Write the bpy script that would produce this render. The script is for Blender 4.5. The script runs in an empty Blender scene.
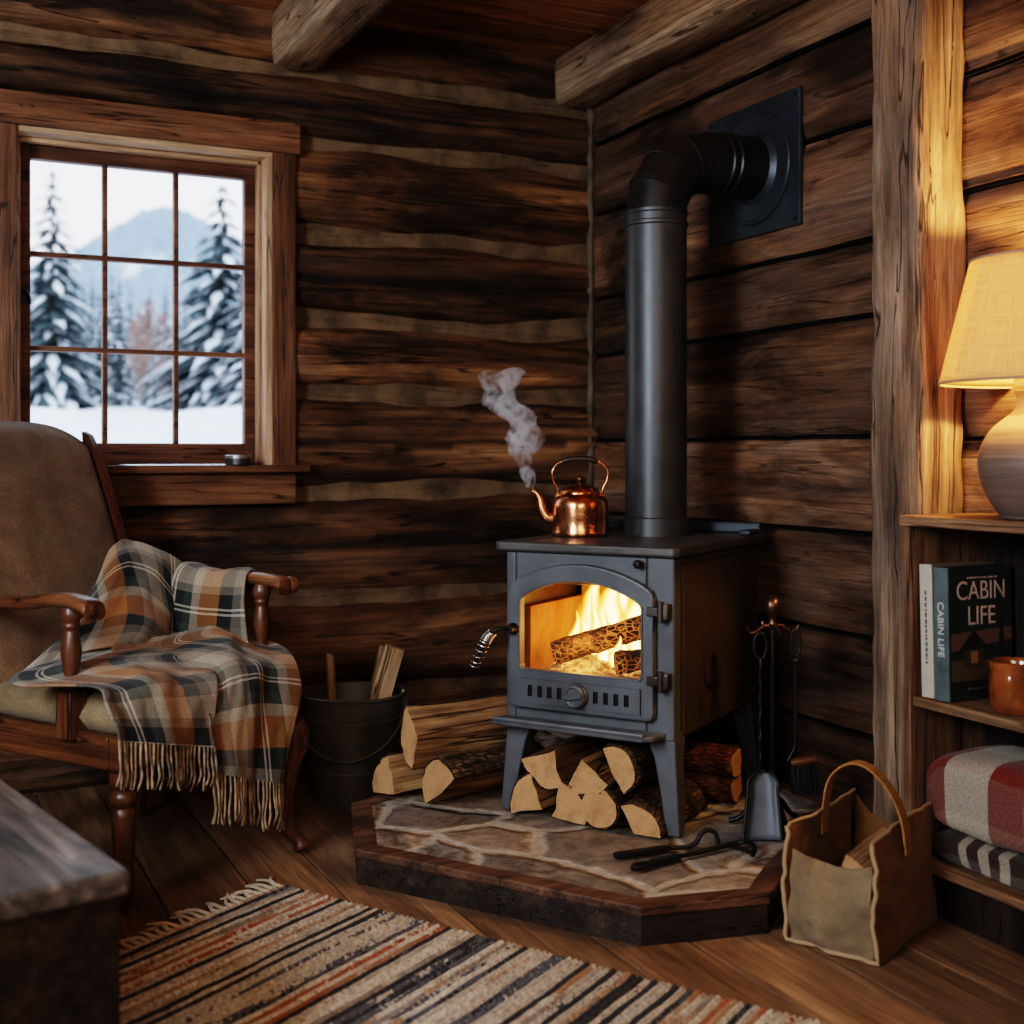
import bpy, math, random
import numpy as np
from mathutils import Matrix, Vector, noise
R = math.radians
PI = math.pi
scn = bpy.context.scene
col = scn.collection
HX = 0.09          # hearth top height
EYE = 1.08
CA, SA = math.cos(R(26)), math.sin(R(26))

def W(x, d, z=None):
    """camera-aligned floor coordinates (right, forward) -> room coordinates"""
    X, Y = CA * x + SA * d, -SA * x + CA * d
    return Vector((X, Y)) if z is None else Vector((X, Y, z))

# ------------------------------------------------------------------ mesh helper
class MB:
    def __init__(s):
        s.v = []; s.f = []; s.m = []; s.uv = []; s.at = {}
    def add(s, V, F, mat=0, M=None, uv=None, **attrs):
        b = len(s.v)
        V = [Vector(p) for p in V]
        if M is not None: V = [M @ p for p in V]
        s.v += [tuple(p) for p in V]
        s.f += [tuple(i + b for i in f) for f in F]
        s.m += [mat] * len(F)
        s.uv += list(uv) if uv is not None else [(0, 0)] * len(V)
        for k, a in attrs.items():
            L = s.at.setdefault(k, [])
            L += [0.0] * (b - len(L))
            L += list(a) if hasattr(a, '__len__') else [a] * len(V)
        return s
    def box(s, x0, x1, y0, y1, z0, z1, mat=0, M=None, **kw):
        V = [(x0,y0,z0),(x1,y0,z0),(x1,y1,z0),(x0,y1,z0),(x0,y0,z1),(x1,y0,z1),(x1,y1,z1),(x0,y1,z1)]
        F = [(0,3,2,1),(4,5,6,7),(0,1,5,4),(1,2,6,5),(2,3,7,6),(3,0,4,7)]
        return s.add(V, F, mat, M, **kw)
    def prism(s, poly, z0, z1, mat=0, M=None, mat_top=None):
        n = len(poly)
        V = [(p[0], p[1], z0) for p in poly] + [(p[0], p[1], z1) for p in poly]
        F = [(i, (i+1) % n, n + (i+1) % n, n + i) for i in range(n)]
        s.add(V, F + [tuple(range(n))[::-1]], mat, M)
        b = len(s.v) - 2*n
        s.f.append(tuple(b + n + i for i in range(n))); s.m.append(mat if mat_top is None else mat_top)
        return s
    def ring(s, outer, inner, z0, z1, mat=0, M=None):
        n = len(outer)
        V = [(p[0], p[1], z) for z in (z0, z1) for P in (outer, inner) for p in P]
        F = []
        for i in range(n):
            j = (i+1) % n
            F += [(i, j, 2*n+j, 2*n+i), (n+j, n+i, 3*n+i, 3*n+j), (2*n+i, 2*n+j, 3*n+j, 3*n+i), (j, i, n+i, n+j)]
        return s.add(V, F, mat, M)
    def tube(s, path, rad, n=10, mat=0, M=None, flat=1.0, up=None):
        path = [Vector(p) for p in path]
        if not hasattr(rad, '__len__'): rad = [rad] * len(path)
        V = []; F = []
        T = []
        for i in range(len(path)):
            a = path[max(i-1, 0)]; b = path[min(i+1, len(path)-1)]
            T.append((b - a).normalized())
        N = Vector(up) if up else (Vector((0,0,1)) if abs(T[0].z) < .9 else Vector((1,0,0)))
        for i, p in enumerate(path):
            N = (N - T[i] * N.dot(T[i]))
            N = N.normalized() if N.length > 1e-6 else T[i].orthogonal().normalized()
            B = T[i].cross(N)
            for k in range(n):
                a = 2*PI*k/n
                V.append(p + (N*math.cos(a) * flat + B*math.sin(a)) * rad[i])
        for i in range(len(path)-1):
            for k in range(n):
                l = (k+1) % n
                F.append((i*n+k, i*n+l, (i+1)*n+l, (i+1)*n+k))
        F.append(tuple(range(n))[::-1]); F.append(tuple((len(path)-1)*n + k for k in range(n)))
        uv = [(k/n, i) for i in range(len(path)) for k in range(n)]
        return s.add(V, F, mat, M, uv)
    def lathe(s, prof, n=32, mat=0, M=None, caps=True, sq=None):
        V = []; F = []
        for (r, z) in prof:
            for k in range(n):
                a = 2*PI*k/n
                V.append((r*math.cos(a), r*math.sin(a), z))
        for i in range(len(prof)-1):
            for k in range(n):
                l = (k+1) % n
                F.append((i*n+k, i*n+l, (i+1)*n+l, (i+1)*n+k))
        if caps:
            if prof[0][0] > 1e-5: F.append(tuple(range(n))[::-1])
            if prof[-1][0] > 1e-5: F.append(tuple((len(prof)-1)*n + k for k in range(n)))
        return s.add(V, F, mat, M)
    def grid(s, P, mat=0, M=None, uv=None, closed=False, flip=False, keep=None, **attrs):
        nr, nc = len(P), len(P[0])
        V = [p for row in P for p in row]
        F = []
        for i in range(nr-1):
            for j in range(nc if closed else nc-1):
                l = (j+1) % nc
                if keep is not None and not keep(i, j): continue
                f = (i*nc+j, i*nc+l, (i+1)*nc+l, (i+1)*nc+j)
                F.append(f[::-1] if flip else f)
        return s.add(V, F, mat, M, uv, **attrs)
    def build(s, name, mats, parent=None, loc=(0,0,0), rot=(0,0,0), smooth=None, bevel=0, seg=2, subsurf=0, solid=0, merge=False):
        me = bpy.data.meshes.new(name)
        me.from_pydata(s.v, [], s.f)
        if not isinstance(mats, (list, tuple)): mats = [mats]
        for m in mats: me.materials.append(m)
        me.polygons.foreach_set('material_index', s.m)
        ul = me.uv_layers.new(name='UVMap')
        idx = np.zeros(len(me.loops), dtype=np.int32)
        me.loops.foreach_get('vertex_index', idx)
        ul.data.foreach_set('uv', np.array(s.uv, dtype=np.float32)[idx].ravel())
        for k, a in s.at.items():
            a = list(a) + [0.0] * (len(s.v) - len(a))
            at = me.attributes.new(k, 'FLOAT', 'POINT'); at.data.foreach_set('value', a)
        if merge:
            import bmesh
            bm = bmesh.new(); bm.from_mesh(me); bmesh.ops.remove_doubles(bm, verts=bm.verts, dist=1e-5)
            bmesh.ops.recalc_face_normals(bm, faces=bm.faces); bm.to_mesh(me); bm.free()
        if smooth is not None:
            me.polygons.foreach_set('use_smooth', [True]*len(me.polygons))
            if smooth < 179: me.set_sharp_from_angle(angle=R(smooth))
        me.update()
        o = bpy.data.objects.new(name, me); col.objects.link(o)
        o.location = loc; o.rotation_euler = rot
        if parent is not None: o.parent = parent
        if solid:
            md = o.modifiers.new('solid', 'SOLIDIFY'); md.thickness = solid; md.offset = 0
        if bevel:
            md = o.modifiers.new('bevel', 'BEVEL'); md.width = bevel; md.segments = seg; md.limit_method = 'ANGLE'; md.angle_limit = R(35)
            md.harden_normals = False
        if subsurf:
            md = o.modifiers.new('sub', 'SUBSURF'); md.levels = subsurf; md.render_levels = subsurf
        return o

def tag(o, label=None, cat=None, group=None, kind=None):
    if label: o['label'] = label
    if cat: o['category'] = cat
    if group: o['group'] = group
    if kind: o['kind'] = kind
    return o
def empty(name, loc=(0,0,0), rz=0, label=None, cat=None, group=None, kind=None):
    o = bpy.data.objects.new(name, None); col.objects.link(o)
    o.location = loc; o.rotation_euler = (0,0,rz); o.empty_display_size = .05
    return tag(o, label, cat, group, kind)
def struct(o): return tag(o, kind='structure')
def copy_tree(o, parent=None):
    c = o.copy(); col.objects.link(c)
    if parent is not None: c.parent = parent
    for ch in [x for x in bpy.data.objects if x.parent == o]:
        copy_tree(ch, c)
    return c
def fbm(p, o=4):
    return noise.fractal(Vector(p), 1.0, 2.0, o)
def nz(x, y=0, z=0): return noise.noise(Vector((x, y, z)))
def cr(P, t):
    """Catmull-Rom through the points of P, t in 0..1"""
    n = len(P) - 1
    f = min(max(t, 0), 1) * n; i = min(int(f), n-1); u = f - i
    p0 = P[max(i-1,0)]; p1 = P[i]; p2 = P[i+1]; p3 = P[min(i+2,n)]
    return tuple(.5*((2*b) + (-a+c)*u + (2*a-5*b+4*c-d)*u*u + (-a+3*b-3*c+d)*u**3) for a,b,c,d in zip(p0,p1,p2,p3))
def smoothpath(P, n=24): return [cr(P, i/(n-1)) for i in range(n)]
def rotz(a): return Matrix.Rotation(a, 4, 'Z')
def T(x, y, z): return Matrix.Translation((x, y, z))

# ------------------------------------------------------------------ materials
class NT:
    def __init__(s, name):
        s.mat = bpy.data.materials.new(name); s.mat.use_nodes = True
        s.t = s.mat.node_tree; s.t.nodes.clear()
        s.out = s.n('ShaderNodeOutputMaterial')
    def n(s, typ, **kw):
        nd = s.t.nodes.new(typ)
        for k, v in kw.items():
            if k in nd.inputs.keys() if isinstance(k, str) else False: s.set(nd.inputs[k], v)
            else: setattr(nd, k, v)
        return nd
    def set(s, sock, v):
        if isinstance(v, bpy.types.NodeSocket): s.t.links.new(v, sock)
        elif isinstance(v, (tuple, list)) and len(v) == 3 and sock.type == 'RGBA': sock.default_value = (*v, 1)
        else: sock.default_value = v
    def math(s, op, a, b=0.0, c=0.0, clamp=False):
        nd = s.t.nodes.new('ShaderNodeMath'); nd.operation = op; nd.use_clamp = clamp
        for i, v in enumerate((a, b, c)): s.set(nd.inputs[i], v)
        return nd.outputs[0]
    def vmath(s, op, a, b=(0,0,0)):
        nd = s.t.nodes.new('ShaderNodeVectorMath'); nd.operation = op
        s.set(nd.inputs[0], a); s.set(nd.inputs[1], b)
        return nd.outputs['Vector']
    def noise(s, vec, scale=1.0, detail=4, rough=.55, dist=0.0):
        nd = s.t.nodes.new('ShaderNodeTexNoise')
        s.set(nd.inputs['Vector'], vec); nd.inputs['Scale'].default_value = scale
        nd.inputs['Detail'].default_value = detail; nd.inputs['Roughness'].default_value = rough; nd.inputs['Distortion'].default_value = dist
        return nd.outputs['Fac']
    def ramp(s, fac, stops, interp='LINEAR'):
        nd = s.t.nodes.new('ShaderNodeValToRGB'); s.set(nd.inputs[0], fac)
        cr_ = nd.color_ramp; cr_.interpolation = interp
        while len(cr_.elements) < len(stops): cr_.elements.new(.5)
        for e, (p, c) in zip(cr_.elements, stops):
            e.position = p; e.color = (*c, 1) if len(c) == 3 else c
        return nd.outputs[0]
    def mix(s, fac, a, b, mode='MIX'):
        nd = s.t.nodes.new('ShaderNodeMix'); nd.data_type = 'RGBA'; nd.blend_type = mode; nd.clamp_factor = True
        s.set(nd.inputs[0], fac); s.set(nd.inputs[6], a); s.set(nd.inputs[7], b)
        return nd.outputs[2]
    def maprange(s, v, a, b, c=0.0, d=1.0):
        nd = s.t.nodes.new('ShaderNodeMapRange'); s.set(nd.inputs[0], v)
        for i, x in enumerate((a, b, c, d)): nd.inputs[i+1].default_value = x
        return nd.outputs[0]
    def bump(s, h, strength=.3, dist=.01, normal=None):
        nd = s.t.nodes.new('ShaderNodeBump'); s.set(nd.inputs['Height'], h)
        nd.inputs['Strength'].default_value = strength; nd.inputs['Distance'].default_value = dist
        if normal is not None: s.set(nd.inputs['Normal'], normal)
        return nd.outputs[0]
    def bsdf(s, color, rough=.6, metal=0.0, normal=None, **kw):
        nd = s.t.nodes.new('ShaderNodeBsdfPrincipled')
        s.set(nd.inputs['Base Color'], color); s.set(nd.inputs['Roughness'], rough); s.set(nd.inputs['Metallic'], metal)
        if normal is not None: s.set(nd.inputs['Normal'], normal)
        for k, v in kw.items(): s.set(nd.inputs[k.replace('_', ' ')], v)
        return nd.outputs[0]
    def done(s, sh): s.t.links.new(sh, s.out.inputs[0]); return s.mat
    def attr(s, name):
        nd = s.t.nodes.new('ShaderNodeAttribute'); nd.attribute_name = name; return nd.outputs['Fac']
    def coord(s, kind='Object'): return s.t.nodes.new('ShaderNodeTexCoord').outputs[kind]
    def sep(s, v):
        nd = s.t.nodes.new('ShaderNodeSeparateXYZ'); s.set(nd.inputs[0], v); return nd.outputs
    def comb(s, x, y, z):
        nd = s.t.nodes.new('ShaderNodeCombineXYZ')
        for i, v in enumerate((x, y, z)): s.set(nd.inputs[i], v)
        return nd.outputs[0]

def wood(name, cols, src='Object', axis='X', rough=.62, stain=.5, stretch=1.0, knots=True, spec=.3, bump=.35, tone=False, mortar=None, gap=False, seed=True, stainscale=1.7, contrast=1.0, grey=0.0, bw=.18, checks=.85, stlo=.46):
    """cols: dark, mid, light. Grain along the axis."""
    g = NT(name)
    if src == 'UV':
        c = g.coord('UV')
        vec = g.vmath('MULTIPLY', c, (1, 1, 1)); gs = (1.0, 1.0, 1.0)
        sx = g.sep(vec); along, ac1, ac2 = sx[0], sx[1], 0.0
    else:
        c = g.coord('Object')
        if seed:
            oi = g.n('ShaderNodeObjectInfo').outputs['Random']
            c = g.vmath('ADD', c, g.comb(g.math('MULTIPLY', oi, 31.0), g.math('MULTIPLY', oi, 17.0), g.math('MULTIPLY', oi, 23.0)))
        sx = g.sep(c)
        i = 'XYZ'.index(axis)
        along, ac1, ac2 = sx[i], sx[(i+1) % 3], sx[(i+2) % 3]
    def sv(a, b): return g.comb(g.math('MULTIPLY', along, a*stretch), g.math('MULTIPLY', ac1, b), g.math('MULTIPLY', ac2, b))
    big = g.noise(sv(1.1, 8.0), 1.0, 6, .62, .8)
    grain = g.noise(sv(1.6, 36.0), 1.0, 8, .68, 1.0)
    fine = g.noise(sv(6.0, 210.0), 1.0, 3, .6)
    base = g.ramp(g.maprange(big, .5-bw, .5+bw), [(.08, cols[0]), (.5, cols[1]), (.95, cols[2])])
    gm = g.math('MULTIPLY', g.maprange(grain, .30, .70, .38*contrast + .7*(1-contrast), 1.55*contrast + 1.2*(1-contrast)), g.maprange(fine, .28, .72, .68, 1.30))
    base = g.mix(1.0, base, g.comb(gm, gm, gm), 'MULTIPLY')
    # weathered greying and dark smoky stains
    if grey:
        gr = g.noise(sv(1.4, 5.0), 1.3, 5, .65, .5)
        lum = sum(cols[1])/3*1.15
        base = g.mix(g.maprange(gr, .42, .68, 0.0, grey), base, g.mix(1.0, (lum*1.04, lum*.98, lum*.92), g.comb(gm, gm, gm), 'MULTIPLY'))
    st = g.noise(sv(.9, 2.6), stainscale, 6, .66, .6)
    stf = g.maprange(st, stlo, stlo+.17, 0.0, stain)
    base = g.mix(stf, base, tuple(x*.22 for x in cols[0]), 'MIX')
    # drying checks
    ck = g.math('ABSOLUTE', g.math('SUBTRACT', g.noise(sv(.8, 15.0), 1.0, 3, .5, .3), .5))
    ckf = g.math('MULTIPLY', g.maprange(ck, .002, .012, checks, 0.0), g.math('GREATER_THAN', st, .44))
    base = g.mix(ckf, base, tuple(x*.15 for x in cols[0]))
    h = g.math('SUBTRACT', g.math('ADD', g.math('MULTIPLY', grain, .7), g.math('MULTIPLY', fine, .3)), g.math('MULTIPLY', ckf, .6))
    if knots:
        vo = g.n('ShaderNodeTexVoronoi'); vo.feature = 'F1'
        g.set(vo.inputs['Vector'], g.comb(g.math('MULTIPLY', along, 2.2), g.math('MULTIPLY', ac1, 5.5), g.math('MULTIPLY', ac2, 5.5)))
        vo.inputs['Scale'].default_value = 1.0
        kn = g.maprange(vo.outputs['Distance'], .05, .12, 1.0, 0.0)
        kr = g.math('GREATER_THAN', g.sep(vo.outputs['Color'])[0], .55)
        kf = g.math('MULTIPLY', g.math('MULTIPLY', kn, kr), .85)
        base = g.mix(kf, base, tuple(x*.2 for x in cols[0]))
        h = g.math('SUBTRACT', h, g.math('MULTIPLY', kf, .5))
    if tone:
        base = g.mix(1.0, base, g.ramp(g.attr('tone'), [(0.0, (.30,.28,.27)), (.35, (.68,.64,.6)), (.6, (1.1,1.05,1.0)), (1.0, (1.9,1.75,1.6))]), 'MULTIPLY')
        base = g.mix(g.attr('dark'), base, (.004,.003,.0025))
    r = g.maprange(grain, .3, .7, rough + .12, rough - .1)
    bn = g.bump(h, bump, .012)
    if mortar:
        mo = g.attr('chink')
        mc = g.noise(g.coord('Object'), 9.0, 6, .65)
        mcol = g.ramp(mc, [(.3, tuple(x*.35 for x in mortar)), (.55, mortar), (.75, tuple(x*1.3 for x in mortar))])
        ed = g.math('ADD', mo, g.math('MULTIPLY', g.math('SUBTRACT', mc, .5), .9))
        base = g.mix(g.maprange(ed, .42, .6), base, mcol)
    return g.done(g.bsdf(base, r, 0.0, bn, Specular_IOR_Level=spec))

def flat(name, c, rough=.5, metal=0.0, nscale=0, namp=.2, bump=0, bscale=60, **kw):
    g = NT(name); base = c; nb = None
    if nscale:
        f = g.noise(g.coord('Object'), nscale, 5, .6)
        base = g.mix(g.maprange(f, .3, .7), tuple(x*(1-namp) for x in c), tuple(min(1, x*(1+namp)) for x in c))
    if bump:
        nb = g.bump(g.noise(g.coord('Object'), bscale, 4, .6), bump, .004)
    return g.done(g.bsdf(base, rough, metal, nb, **kw))

def emit(name, c, s):
    g = NT(name); e = g.n('ShaderNodeEmission'); e.inputs[0].default_value = (*c, 1); e.inputs[1].default_value = s
    return g.done(e.outputs[0])

M = {}
M['log'] = wood('hewn_log', [(.052,.023,.010), (.155,.070,.028), (.34,.175,.080)], src='UV', tone=True, stain=.9, mortar=(.19,.118,.066), bump=.7, stretch=.8, grey=.3, stlo=.435, contrast=.82)
M['plank'] = wood('barn_plank', [(.060,.030,.017), (.165,.085,.045), (.34,.205,.12)], src='UV', tone=True, stain=.85, bump=.6, grey=.5, bw=.30, contrast=.62, checks=.6)
M['ceil'] = wood('ceiling_plank', [(.16,.07,.027), (.38,.175,.070), (.56,.29,.125)], src='UV', tone=True, stain=.4, bump=.4, bw=.28, contrast=.7)
M['floor'] = wood('floor_board', [(.095,.054,.031), (.25,.148,.084), (.43,.275,.165)], src='UV', tone=True, stain=.5, rough=.40, bump=.35, spec=.45, contrast=.6, bw=.34, checks=0)
M['beam'] = wood('hewn_beam', [(.14,.078,.042), (.34,.20,.11), (.52,.34,.20)], axis='Y', stain=.45, bump=.7, seed=False, grey=.3)
M['post'] = wood('post_wood', [(.11,.062,.037), (.28,.17,.10), (.46,.30,.19)], axis='Z', stain=.45, bump=.8, seed=False, grey=.35)
M['casing'] = wood('pine_casing_x', [(.065,.027,.012), (.145,.060,.027), (.225,.105,.052)], axis='X', stain=.35, rough=.5, seed=False, contrast=.8)
M['casing_v'] = wood('pine_casing_z', [(.065,.027,.012), (.145,.060,.027), (.225,.105,.052)], axis='Z', stain=.35, rough=.5, seed=False, contrast=.8)
M['jamb'] = wood('pale_jamb', [(.28,.16,.085), (.45,.28,.16), (.58,.40,.26)], axis='Z', stain=.05, rough=.5, knots=False, seed=False, contrast=.4)
M['sash'] = wood('sash_wood', [(.06,.022,.012), (.125,.050,.026), (.19,.088,.046)], axis='X', stain=.1, rough=.5, knots=False, seed=False, contrast=.5)
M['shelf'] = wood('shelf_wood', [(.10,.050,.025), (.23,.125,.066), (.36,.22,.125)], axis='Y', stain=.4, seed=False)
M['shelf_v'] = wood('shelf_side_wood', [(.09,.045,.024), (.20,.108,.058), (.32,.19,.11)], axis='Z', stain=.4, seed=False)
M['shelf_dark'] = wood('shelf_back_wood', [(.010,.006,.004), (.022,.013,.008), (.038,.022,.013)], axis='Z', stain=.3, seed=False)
M['mahog'] = wood('mahogany', [(.040,.013,.006), (.105,.036,.015), (.19,.078,.034)], axis='Z', stain=.35, rough=.34, knots=False, spec=.5, bump=.12, contrast=.6)
M['mahog_y'] = wood('mahogany_y', [(.05,.017,.007), (.14,.052,.022), (.27,.12,.052)], axis='Y', stain=.3, rough=.32, knots=False, spec=.5, bump=.12, contrast=.6)
M['mahog_x'] = wood('mahogany_x', [(.055,.018,.007), (.15,.052,.020), (.27,.11,.045)], axis='X', stain=.25, rough=.34, knots=False, spec=.5, bump=.12, contrast=.6)
M['trunk'] = wood('trunk_wood', [(.010,.005,.003), (.028,.014,.008), (.06,.03,.016)], axis='X', stain=.6, rough=.45, seed=False)
M['lid'] = wood('trunk_lid_wood', [(.040,.028,.022), (.11,.082,.066), (.22,.175,.145)], axis='X', stain=.85, rough=.40, seed=False, stainscale=3.0, knots=False, spec=.5, checks=0)
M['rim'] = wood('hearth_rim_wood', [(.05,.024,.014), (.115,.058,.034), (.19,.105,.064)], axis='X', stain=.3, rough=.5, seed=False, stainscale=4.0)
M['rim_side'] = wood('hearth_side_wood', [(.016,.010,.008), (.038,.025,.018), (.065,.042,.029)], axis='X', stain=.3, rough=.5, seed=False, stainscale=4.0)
M['split'] = wood('split_wood', [(.15,.070,.028), (.38,.205,.095), (.60,.38,.20)], axis='Y', stain=.5, rough=.75, knots=False, bump=.9, spec=.15)
M['split_z'] = wood('kindling_wood', [(.17,.09,.045), (.38,.23,.12), (.55,.37,.21)], axis='Z', stain=.25, rough=.75, knots=False, bump=.7, spec=.15)

def bark_mat(name, c0, c1, c2):
    g = NT(name); sx = g.sep(g.coord('Object'))
    oi = g.math('MULTIPLY', g.n('ShaderNodeObjectInfo').outputs['Random'], 20.0)
    v = g.comb(g.math('MULTIPLY', sx[0], 26.0), g.math('ADD', g.math('MULTIPLY', sx[1], 9.0), oi), g.math('MULTIPLY', sx[2], 26.0))
    f = g.noise(v, 1.0, 7, .7, 1.2)
    vo = g.n('ShaderNodeTexVoronoi'); vo.feature = 'DISTANCE_TO_EDGE'; g.set(vo.inputs['Vector'], v); vo.inputs['Scale'].default_value = 3.0
    cr_ = g.maprange(vo.outputs['Distance'], 0.0, .22)
    base = g.ramp(f, [(.3, c0), (.52, c1), (.72, c2)])
    base = g.mix(g.math('ADD', .35, g.math('MULTIPLY', cr_, .65)), tuple(x*.3 for x in c0), base)
    h = g.math('ADD', f, g.math('MULTIPLY', cr_, .5))
    return g.done(g.bsdf(base, .85, 0, g.bump(h, .9, .012), Specular_IOR_Level=.15))
M['bark'] = bark_mat('log_bark', (.040,.025,.016), (.12,.072,.042), (.27,.17,.105))
M['bark_red'] = bark_mat('reddish_bark', (.07,.022,.008), (.19,.065,.022), (.33,.13,.05))

def end_mat():
    g = NT('end_grain'); c = g.coord('Object'); sx = g.sep(c)
    r = g.n('ShaderNodeVectorMath', operation='LENGTH'); g.set(r.inputs[0], g.comb(sx[0], 0.0, sx[2]))
    d = g.noise(g.comb(sx[0], 0.0, sx[2]), 22.0, 3, .5)
    rr = g.math('ADD', r.outputs['Value'], g.math('MULTIPLY', d, .012))
    ring = g.math('SINE', g.math('MULTIPLY', rr, 900.0))
    base = g.mix(g.maprange(ring, -1, 1), (.50,.262,.120), (.60,.345,.170))
    blot = g.noise(c, 28.0, 4, .6)
    base = g.mix(g.maprange(blot, .48, .75, 0, .65), base, (.27,.135,.055))
    core = g.maprange(r.outputs['Value'], .0, .035, .45, 0.0)
    base = g.mix(core, base, (.34,.16,.06))
    fine = g.noise(c, 220.0, 3, .6)
    return g.done(g.bsdf(base, .8, 0, g.bump(g.math('ADD', fine, g.math('MULTIPLY', ring, .2)), .5, .004), Specular_IOR_Level=.15))
M['end'] = end_mat()

def iron_mat(name, c, rough, metal=.85, grit=.25):
    g = NT(name); co = g.coord('Object')
    f = g.noise(co, 7.0, 6, .65); f2 = g.noise(co, 320.0, 2, .5)
    base = g.mix(g.maprange(f, .35, .7), tuple(x*.78 for x in c), tuple(x*1.2 for x in c))
    return g.done(g.bsdf(base, g.maprange(f, .3, .7, rough - .07, rough + .1), metal, g.bump(f2, grit, .0015), Specular_IOR_Level=.5))
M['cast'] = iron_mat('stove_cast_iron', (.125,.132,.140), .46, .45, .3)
M['cast_dark'] = iron_mat('stove_side_steel', (.085,.058,.040), .42, .35, .15)  # brown base colour stands in for warm wood reflected in the side
M['top_iron'] = iron_mat('stove_top_iron', (.12,.112,.105), .40, .5, .3)
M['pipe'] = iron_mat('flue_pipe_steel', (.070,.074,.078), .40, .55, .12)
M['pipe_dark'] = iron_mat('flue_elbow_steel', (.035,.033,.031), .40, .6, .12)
M['flange'] = iron_mat('flue_plate_steel', (.050,.062,.075), .42, .5, .1)
M['black'] = iron_mat('black_wrought_iron', (.022,.021,.020), .42, .6, .4)
M['bronze'] = iron_mat('aged_bronze', (.13,.075,.045), .32, .9, .1)
M['steel'] = iron_mat('bright_steel', (.62,.6,.57), .22, 1.0, .05)
M['bucket'] = iron_mat('old_bucket_metal', (.16,.142,.115), .46, .5, .3)
M['shovel'] = iron_mat('worn_shovel_steel', (.13,.145,.165), .55, .4, .5)

def copper_mat():
    g = NT('kettle_copper'); co = g.coord('Object')
    f = g.noise(co, 26.0, 5, .6)
    base = g.mix(g.maprange(f, .35, .7), (.62,.23,.10), (.80,.37,.20))
    return g.done(g.bsdf(base, g.maprange(f, .3, .7, .16, .30), 1.0, g.bump(g.noise(co, 60.0, 2), .06, .004)))
M['copper'] = copper_mat()
M['grip'] = flat('kettle_grip', (.035,.022,.016), .45, 0, 40, .3)

def glass_mat(name, tint=(1,1,1), k=.06, rough=.02):
    g = NT(name)
    tr = g.n('ShaderNodeBsdfTransparent'); tr.inputs[0].default_value = (*tint, 1)
    gl = g.n('ShaderNodeBsdfGlossy'); gl.inputs['Roughness'].default_value = rough
    mx = g.n('ShaderNodeMixShader'); mx.inputs[0].default_value = k
    g.t.links.new(tr.outputs[0], mx.inputs[1]); g.t.links.new(gl.outputs[0], mx.inputs[2])
    return g.done(mx.outputs[0])
M['glass'] = glass_mat('window_glass', (.97,.99,1.0), .04)
M['stove_glass'] = glass_mat('stove_door_glass', (1,.93,.85), .05)

def stone_mat():
    g = NT('flagstone'); c = g.coord('Object')
    wob = g.noise(c, 3.0, 4, .6)
    d = g.n('ShaderNodeTexNoise'); g.set(d.inputs['Vector'], c); d.inputs['Scale'].default_value = 2.6; d.inputs['Detail'].default_value = 4
    cc = g.vmath('ADD', c, g.vmath('MULTIPLY', g.vmath('SUBTRACT', d.outputs['Color'], (.5,.5,.5)), (.22,.22,0)))
    cc = g.vmath('MULTIPLY', cc, (1,1.2,0))
    vo = g.n('ShaderNodeTexVoronoi'); vo.feature = 'DISTANCE_TO_EDGE'; vo.inputs['Scale'].default_value = 2.5; g.set(vo.inputs['Vector'], cc)
    vc = g.n('ShaderNodeTexVoronoi'); vc.feature = 'F1'; vc.inputs['Scale'].default_value = 2.5; g.set(vc.inputs['Vector'], cc)
    edge = g.math('ADD', vo.outputs['Distance'], g.math('MULTIPLY', g.math('SUBTRACT', g.noise(c, 28.0, 4), .5), .045))
    joint = g.maprange(edge, .026, .050, 1.0, 0.0)
    rnd = g.sep(vc.outputs['Color'])[0]
    base = g.ramp(rnd, [(0.0, (.17,.14,.118)), (.35, (.26,.20,.155)), (.6, (.21,.19,.172)), (.85, (.30,.21,.145)), (1.0, (.26,.245,.225))], 'CONSTANT')
    f = g.noise(c, 14.0, 8, .68, .5)
    base = g.mix(1.0, base, g.ramp(f, [(.32, (.40,.38,.37)), (.5, (.95,.95,.95)), (.68, (1.6,1.52,1.42))]), 'MULTIPLY')
    dk = g.noise(c, 5.0, 6, .7, 1.0)
    base = g.mix(g.maprange(dk, .58, .64, 0, .75), base, (.055,.038,.03))
    mort = g.ramp(g.noise(c, 40.0, 5, .6), [(.3, (.27,.225,.18)), (.7, (.48,.42,.35))])
    base = g.mix(joint, base, mort)
    h = g.math('ADD', g.math('MULTIPLY', g.maprange(edge, .02, .07), 1.2), g.math('MULTIPLY', f, .5))
    h = g.math('SUBTRACT', h, g.math('MULTIPLY', g.maprange(dk, .58, .64), .15))
    return g.done(g.bsdf(base, .72, 0, g.bump(h, .9, .012), Specular_IOR_Level=.3))
M['stone'] = stone_mat()

def fabric(name, c, rough=.95, scale=420, sheen=.3, blot=0.0, dark=(.03,.02,.012), patch=.62):
    g = NT(name); co = g.coord('Object')
    f = g.noise(co, scale, 3, .6); b = g.noise(co, 7.0, 6, .65, .6)
    base = g.mix(g.maprange(f, .3, .7), tuple(x*.6 for x in c), tuple(min(1, x*1.35) for x in c))
    base = g.mix(g.maprange(b, .35, .65, 0, .7), base, tuple(x*.40 for x in c))
    if blot:
        b2 = g.noise(co, 3.2, 7, .7, 1.2)
        base = g.mix(g.maprange(b2, patch, patch + .06, 0, blot), base, dark)
    return g.done(g.bsdf(base, rough, 0, g.bump(g.math('ADD', f, g.math('MULTIPLY', b, .7)), .5, .005), Specular_IOR_Level=.1, Sheen_Weight=sheen))
M['uphol'] = fabric('worn_velour', (.185,.108,.060), sheen=.15, scale=240, blot=.75, patch=.60)
M['uphol_seat'] = fabric('worn_seat_velour', (.27,.19,.105), sheen=.1, scale=260, blot=.5)
M['canvas'] = fabric('bag_canvas', (.275,.195,.118), scale=520, sheen=.1)
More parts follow.
